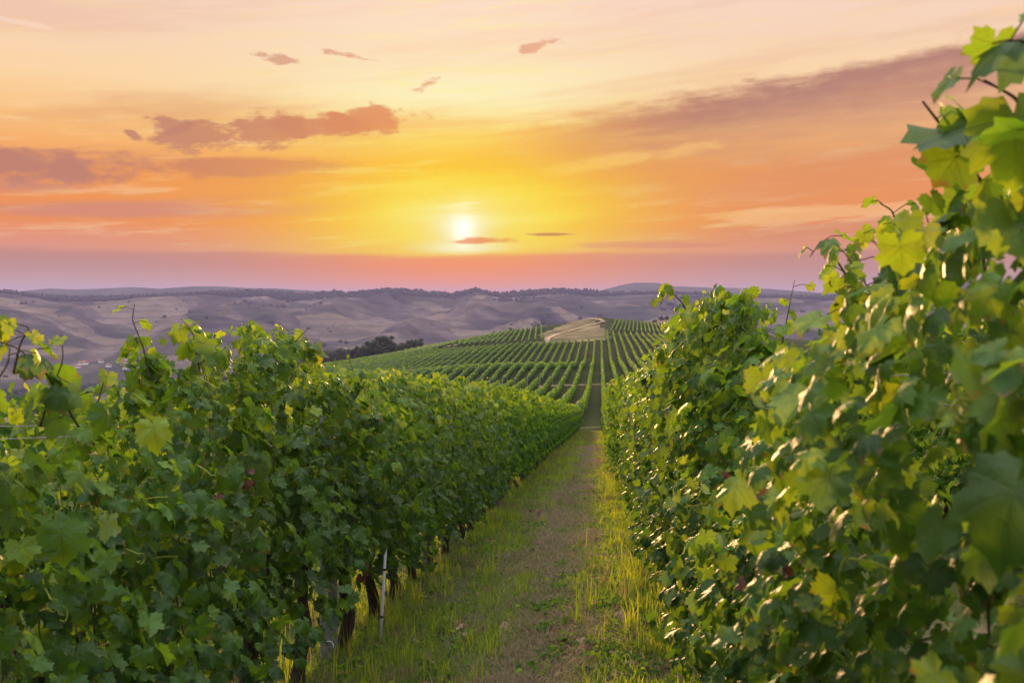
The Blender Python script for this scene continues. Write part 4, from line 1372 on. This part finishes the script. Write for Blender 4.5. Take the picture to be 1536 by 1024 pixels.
# scrap of white paper on the right
c0 = pt(948, 912, 5.3); c0[2] = float(G(c0[0], c0[1])) + .03
mb = MB(); r_ = np.random.default_rng(6)
gx, gy = np.meshgrid(np.linspace(-.05, .05, 6), np.linspace(-.02, .02, 4))
vv = np.stack([gx, gy + .01 * np.sin(gx * 60), .012 * np.sin(gx * 90) + r_.normal(0, .005, gx.shape)], -1).reshape(-1, 3)
vb = vv.copy(); vb[:, 2] -= .002
fs = [(i * 6 + j, i * 6 + j + 1, i * 6 + j + 7, i * 6 + j + 6) for i in range(3) for j in range(5)]
mb.add(vv, fs); mb.add(vb, [f[::-1] for f in fs])
o = link('paper_scrap', mb.mesh('paper_scrap', M_PAPER), None, tuple(c0), (0.1, 0, .5)); tag(o, 'small crumpled white scrap lying in the grass by the right row', 'litter')


# ------------------------------------------------------------------ grass
def blades(name, x, y, h, w, tint, label, lean=.35, seed=0, flat=None):
    r_ = np.random.default_rng(seed); n = len(x)
    z = G(x, y) - .01
    az = r_.uniform(0, 6.28, n); fa = r_.uniform(0, 6.28, n)
    ln = np.abs(r_.normal(0, lean, n)) if flat is None else flat
    s = np.stack([np.cos(fa), np.sin(fa), np.zeros(n)], -1) * (w / 2)[:, None]
    L = np.stack([np.cos(az), np.sin(az), np.zeros(n)], -1)
    b = np.stack([x, y, z], -1)
    up = np.array([0, 0, 1.0])
    cs, sn = np.cos(ln), np.sin(ln)
    p1 = b + (up * (h * .5 * np.cos(ln * .5))[:, None]) + L * (h * .5 * np.sin(ln * .5))[:, None]
    p2 = p1 + (up * (h * .5 * np.cos(ln * 1.6))[:, None]) + L * (h * .5 * np.sin(ln * 1.6))[:, None]
    v = np.stack([b - s, b + s, p1 + s * .8, p1 - s * .8, p2], 1).reshape(-1, 3)
    i = (np.arange(n) * 5)[:, None]
    f = np.concatenate([i + np.array([[0, 1, 2, 3]]), i + np.array([[3, 2, 4]])], 1).ravel()
    tot = np.tile([4, 3], n)
    o = link(name, mesh_np(name, v, f, tot, M_GRASS, smooth=True, attrs={'tint': np.repeat(tint, 5)}))
    return tag(o, label, 'grass', None, 'stuff')


def scatter_y(n, y0, y1, p=1.0):
    """denser near the viewer"""
    u = rng.random(n); return y0 * (y1 / y0) ** (u ** p)


# tall bright tufts along the feet of the rows
def tufts(name, xc, sd, n, hs, label, seed, y0=3.2, y1=70):
    nt_ = n // 14
    ty = scatter_y(nt_, y0, y1); tx = xc + rng.normal(0, sd, nt_)
    k = fbm(tx * 1.6 + seed, ty * 1.3, seed, 3); sel = k > .07 - .3 * np.clip(ty / 25 - .5, 0, 1)
    ty, tx = ty[sel], tx[sel]; m = len(tx)
    x = np.repeat(tx, 14) + rng.normal(0, .035, m * 14); y = np.repeat(ty, 14) + rng.normal(0, .04, m * 14)
    hh = np.repeat(rng.uniform(.4, 1.5, m), 14) * hs * rng.uniform(.35, 1.15, m * 14)
    dist = np.hypot(x, y)
    w = .0048 * (1 + dist / 12)
    ti = np.repeat(np.where(rng.random(m) < .22, rng.uniform(.05, .4, m), rng.uniform(.5, 1.0, m)), 14) + rng.normal(0, .1, m * 14)
    return blades(name, x, y, hh, w, ti, label, .38, seed)


tufts('tall_grass', XL + .42, .42, 17000, .20, 'bright tall grass along the foot of the left row', 41)
tufts('tall_grass', XR - .27, .17, 11000, .26, 'bright tall grass along the foot of the right row', 43)
tufts('tall_grass', XL - 1.3, .6, 42000, .24, 'tall grass between the left row and the lower row behind it', 46, 2.0, 40)
tufts('tall_grass', XL - .3, .5, 9000, .22, 'tall grass growing under the left row', 45, 4.5, 40)
# short mixed turf of the lane
n = 150000
y = scatter_y(n, 2.8, 75, .85); x = rng.uniform(XL - .3, XR + .1, n)
k = fbm(x * 1.1, y * .55, 47, 4); k2 = fbm(x * 3.1, y * 1.7, 49, 3)
cen = np.abs(x + .62)
grn = np.clip(.56 + .85 * k + .45 * k2 + rng.normal(0, .1, len(x)) + .22 * np.clip((x - .0), -.5, .6) - .30 * np.exp(-((x + .42) / .33) ** 2), 0.02, .85)
sel = (k2 + .25 * rng.random(n)) > -.24
x, y, grn = x[sel], y[sel], grn[sel]
dist = np.hypot(x, y)
blades('lane_grass', x, y, rng.uniform(.03, .085, len(x)) * (.8 + 1.5 * np.clip(grn - .3, 0, .6)), np.where(rng.random(len(x)) < .3, .008, .0045) * (1 + dist / 10), grn, 'short dry and green turf of the lane between the rows', .75, 51)
# small broad-leaved weeds
n = 9000
cy0 = scatter_y(n // 30, 3.0, 30); cx0 = np.where(rng.random(n // 30) < .7, rng.uniform(-.5, XR - .1, n // 30), rng.uniform(XL, -.9, n // 30))
x = np.repeat(cx0, 30) + rng.normal(0, .07, len(cx0) * 30); y = np.repeat(cy0, 30) + rng.normal(0, .09, len(cx0) * 30)
r_ = np.random.default_rng(14); n = len(x)
me = leaves_mesh('lane_weeds', np.stack([x, y, G(x, y) + rng.uniform(.01, .06, n)], -1), np.array([0, 0, 1]) + r_.normal(0, .45, (n, 3)), r_.normal(0, 1, (n, 3)),
                 r_.uniform(.018, .042, n), np.clip(r_.normal(.35, .2, n), 0, 1), 3, M_LEAF_FAR, r_)
tag(link('lane_weeds', me), 'low broad-leaved green weeds dotted over the lane', 'weeds', None, 'stuff')
# dry straw lying on the lane
n = 34000
y = scatter_y(n, 2.8, 45, .85); x = rng.normal(-.42, .40, n)
dist = np.hypot(x, y)
blades('dry_straw', x, y, rng.uniform(.06, .16, n), .003 * (1 + dist / 9), rng.uniform(.0, .24, n), 'mown dry straw lying along the middle of the lane', .2, 53, flat=rng.uniform(1.0, 1.5, n))
# fallen leaves
n = 420
y = scatter_y(n, 3.0, 30); x = np.where(rng.random(n) < .5, XL + .75 + rng.normal(0, .22, n), XR - .5 + rng.normal(0, .16, n))
r_ = np.random.default_rng(9)
me = leaves_mesh('fallen_leaves', np.stack([x, y, G(x, y) + .025], -1), np.array([0, 0, 1]) + r_.normal(0, .4, (n, 3)), r_.normal(0, 1, (n, 3)), r_.uniform(.04, .085, n), np.zeros(n), 1, M_DRY, r_)
tag(link('fallen_leaves', me), 'scattered fallen red-brown leaves on the ground beside both rows', 'leaves', None, 'stuff')

# ------------------------------------------------------------------ haze
def haze_box():
    m, t, out = newmat('haze_air')
    v = t.nodes.new('ShaderNodeVolumePrincipled')
    v.inputs['Color'].default_value = (.33, .33, .66, 1); v.inputs['Density'].default_value = 1.1e-4; v.inputs['Anisotropy'].default_value = 0.1
    t.links.new(v.outputs[0], out.inputs['Volume'])
    mb = MB(); mb.box((0, 2500, (-170 + 82) / 2), (7600, 7600, (170 + 82) / 2))
    o = link('haze', mb.mesh('haze', m, False)); o['kind'] = 'stuff'; o['label'] = 'bluish evening haze filling the valley'
    return o


haze_box()
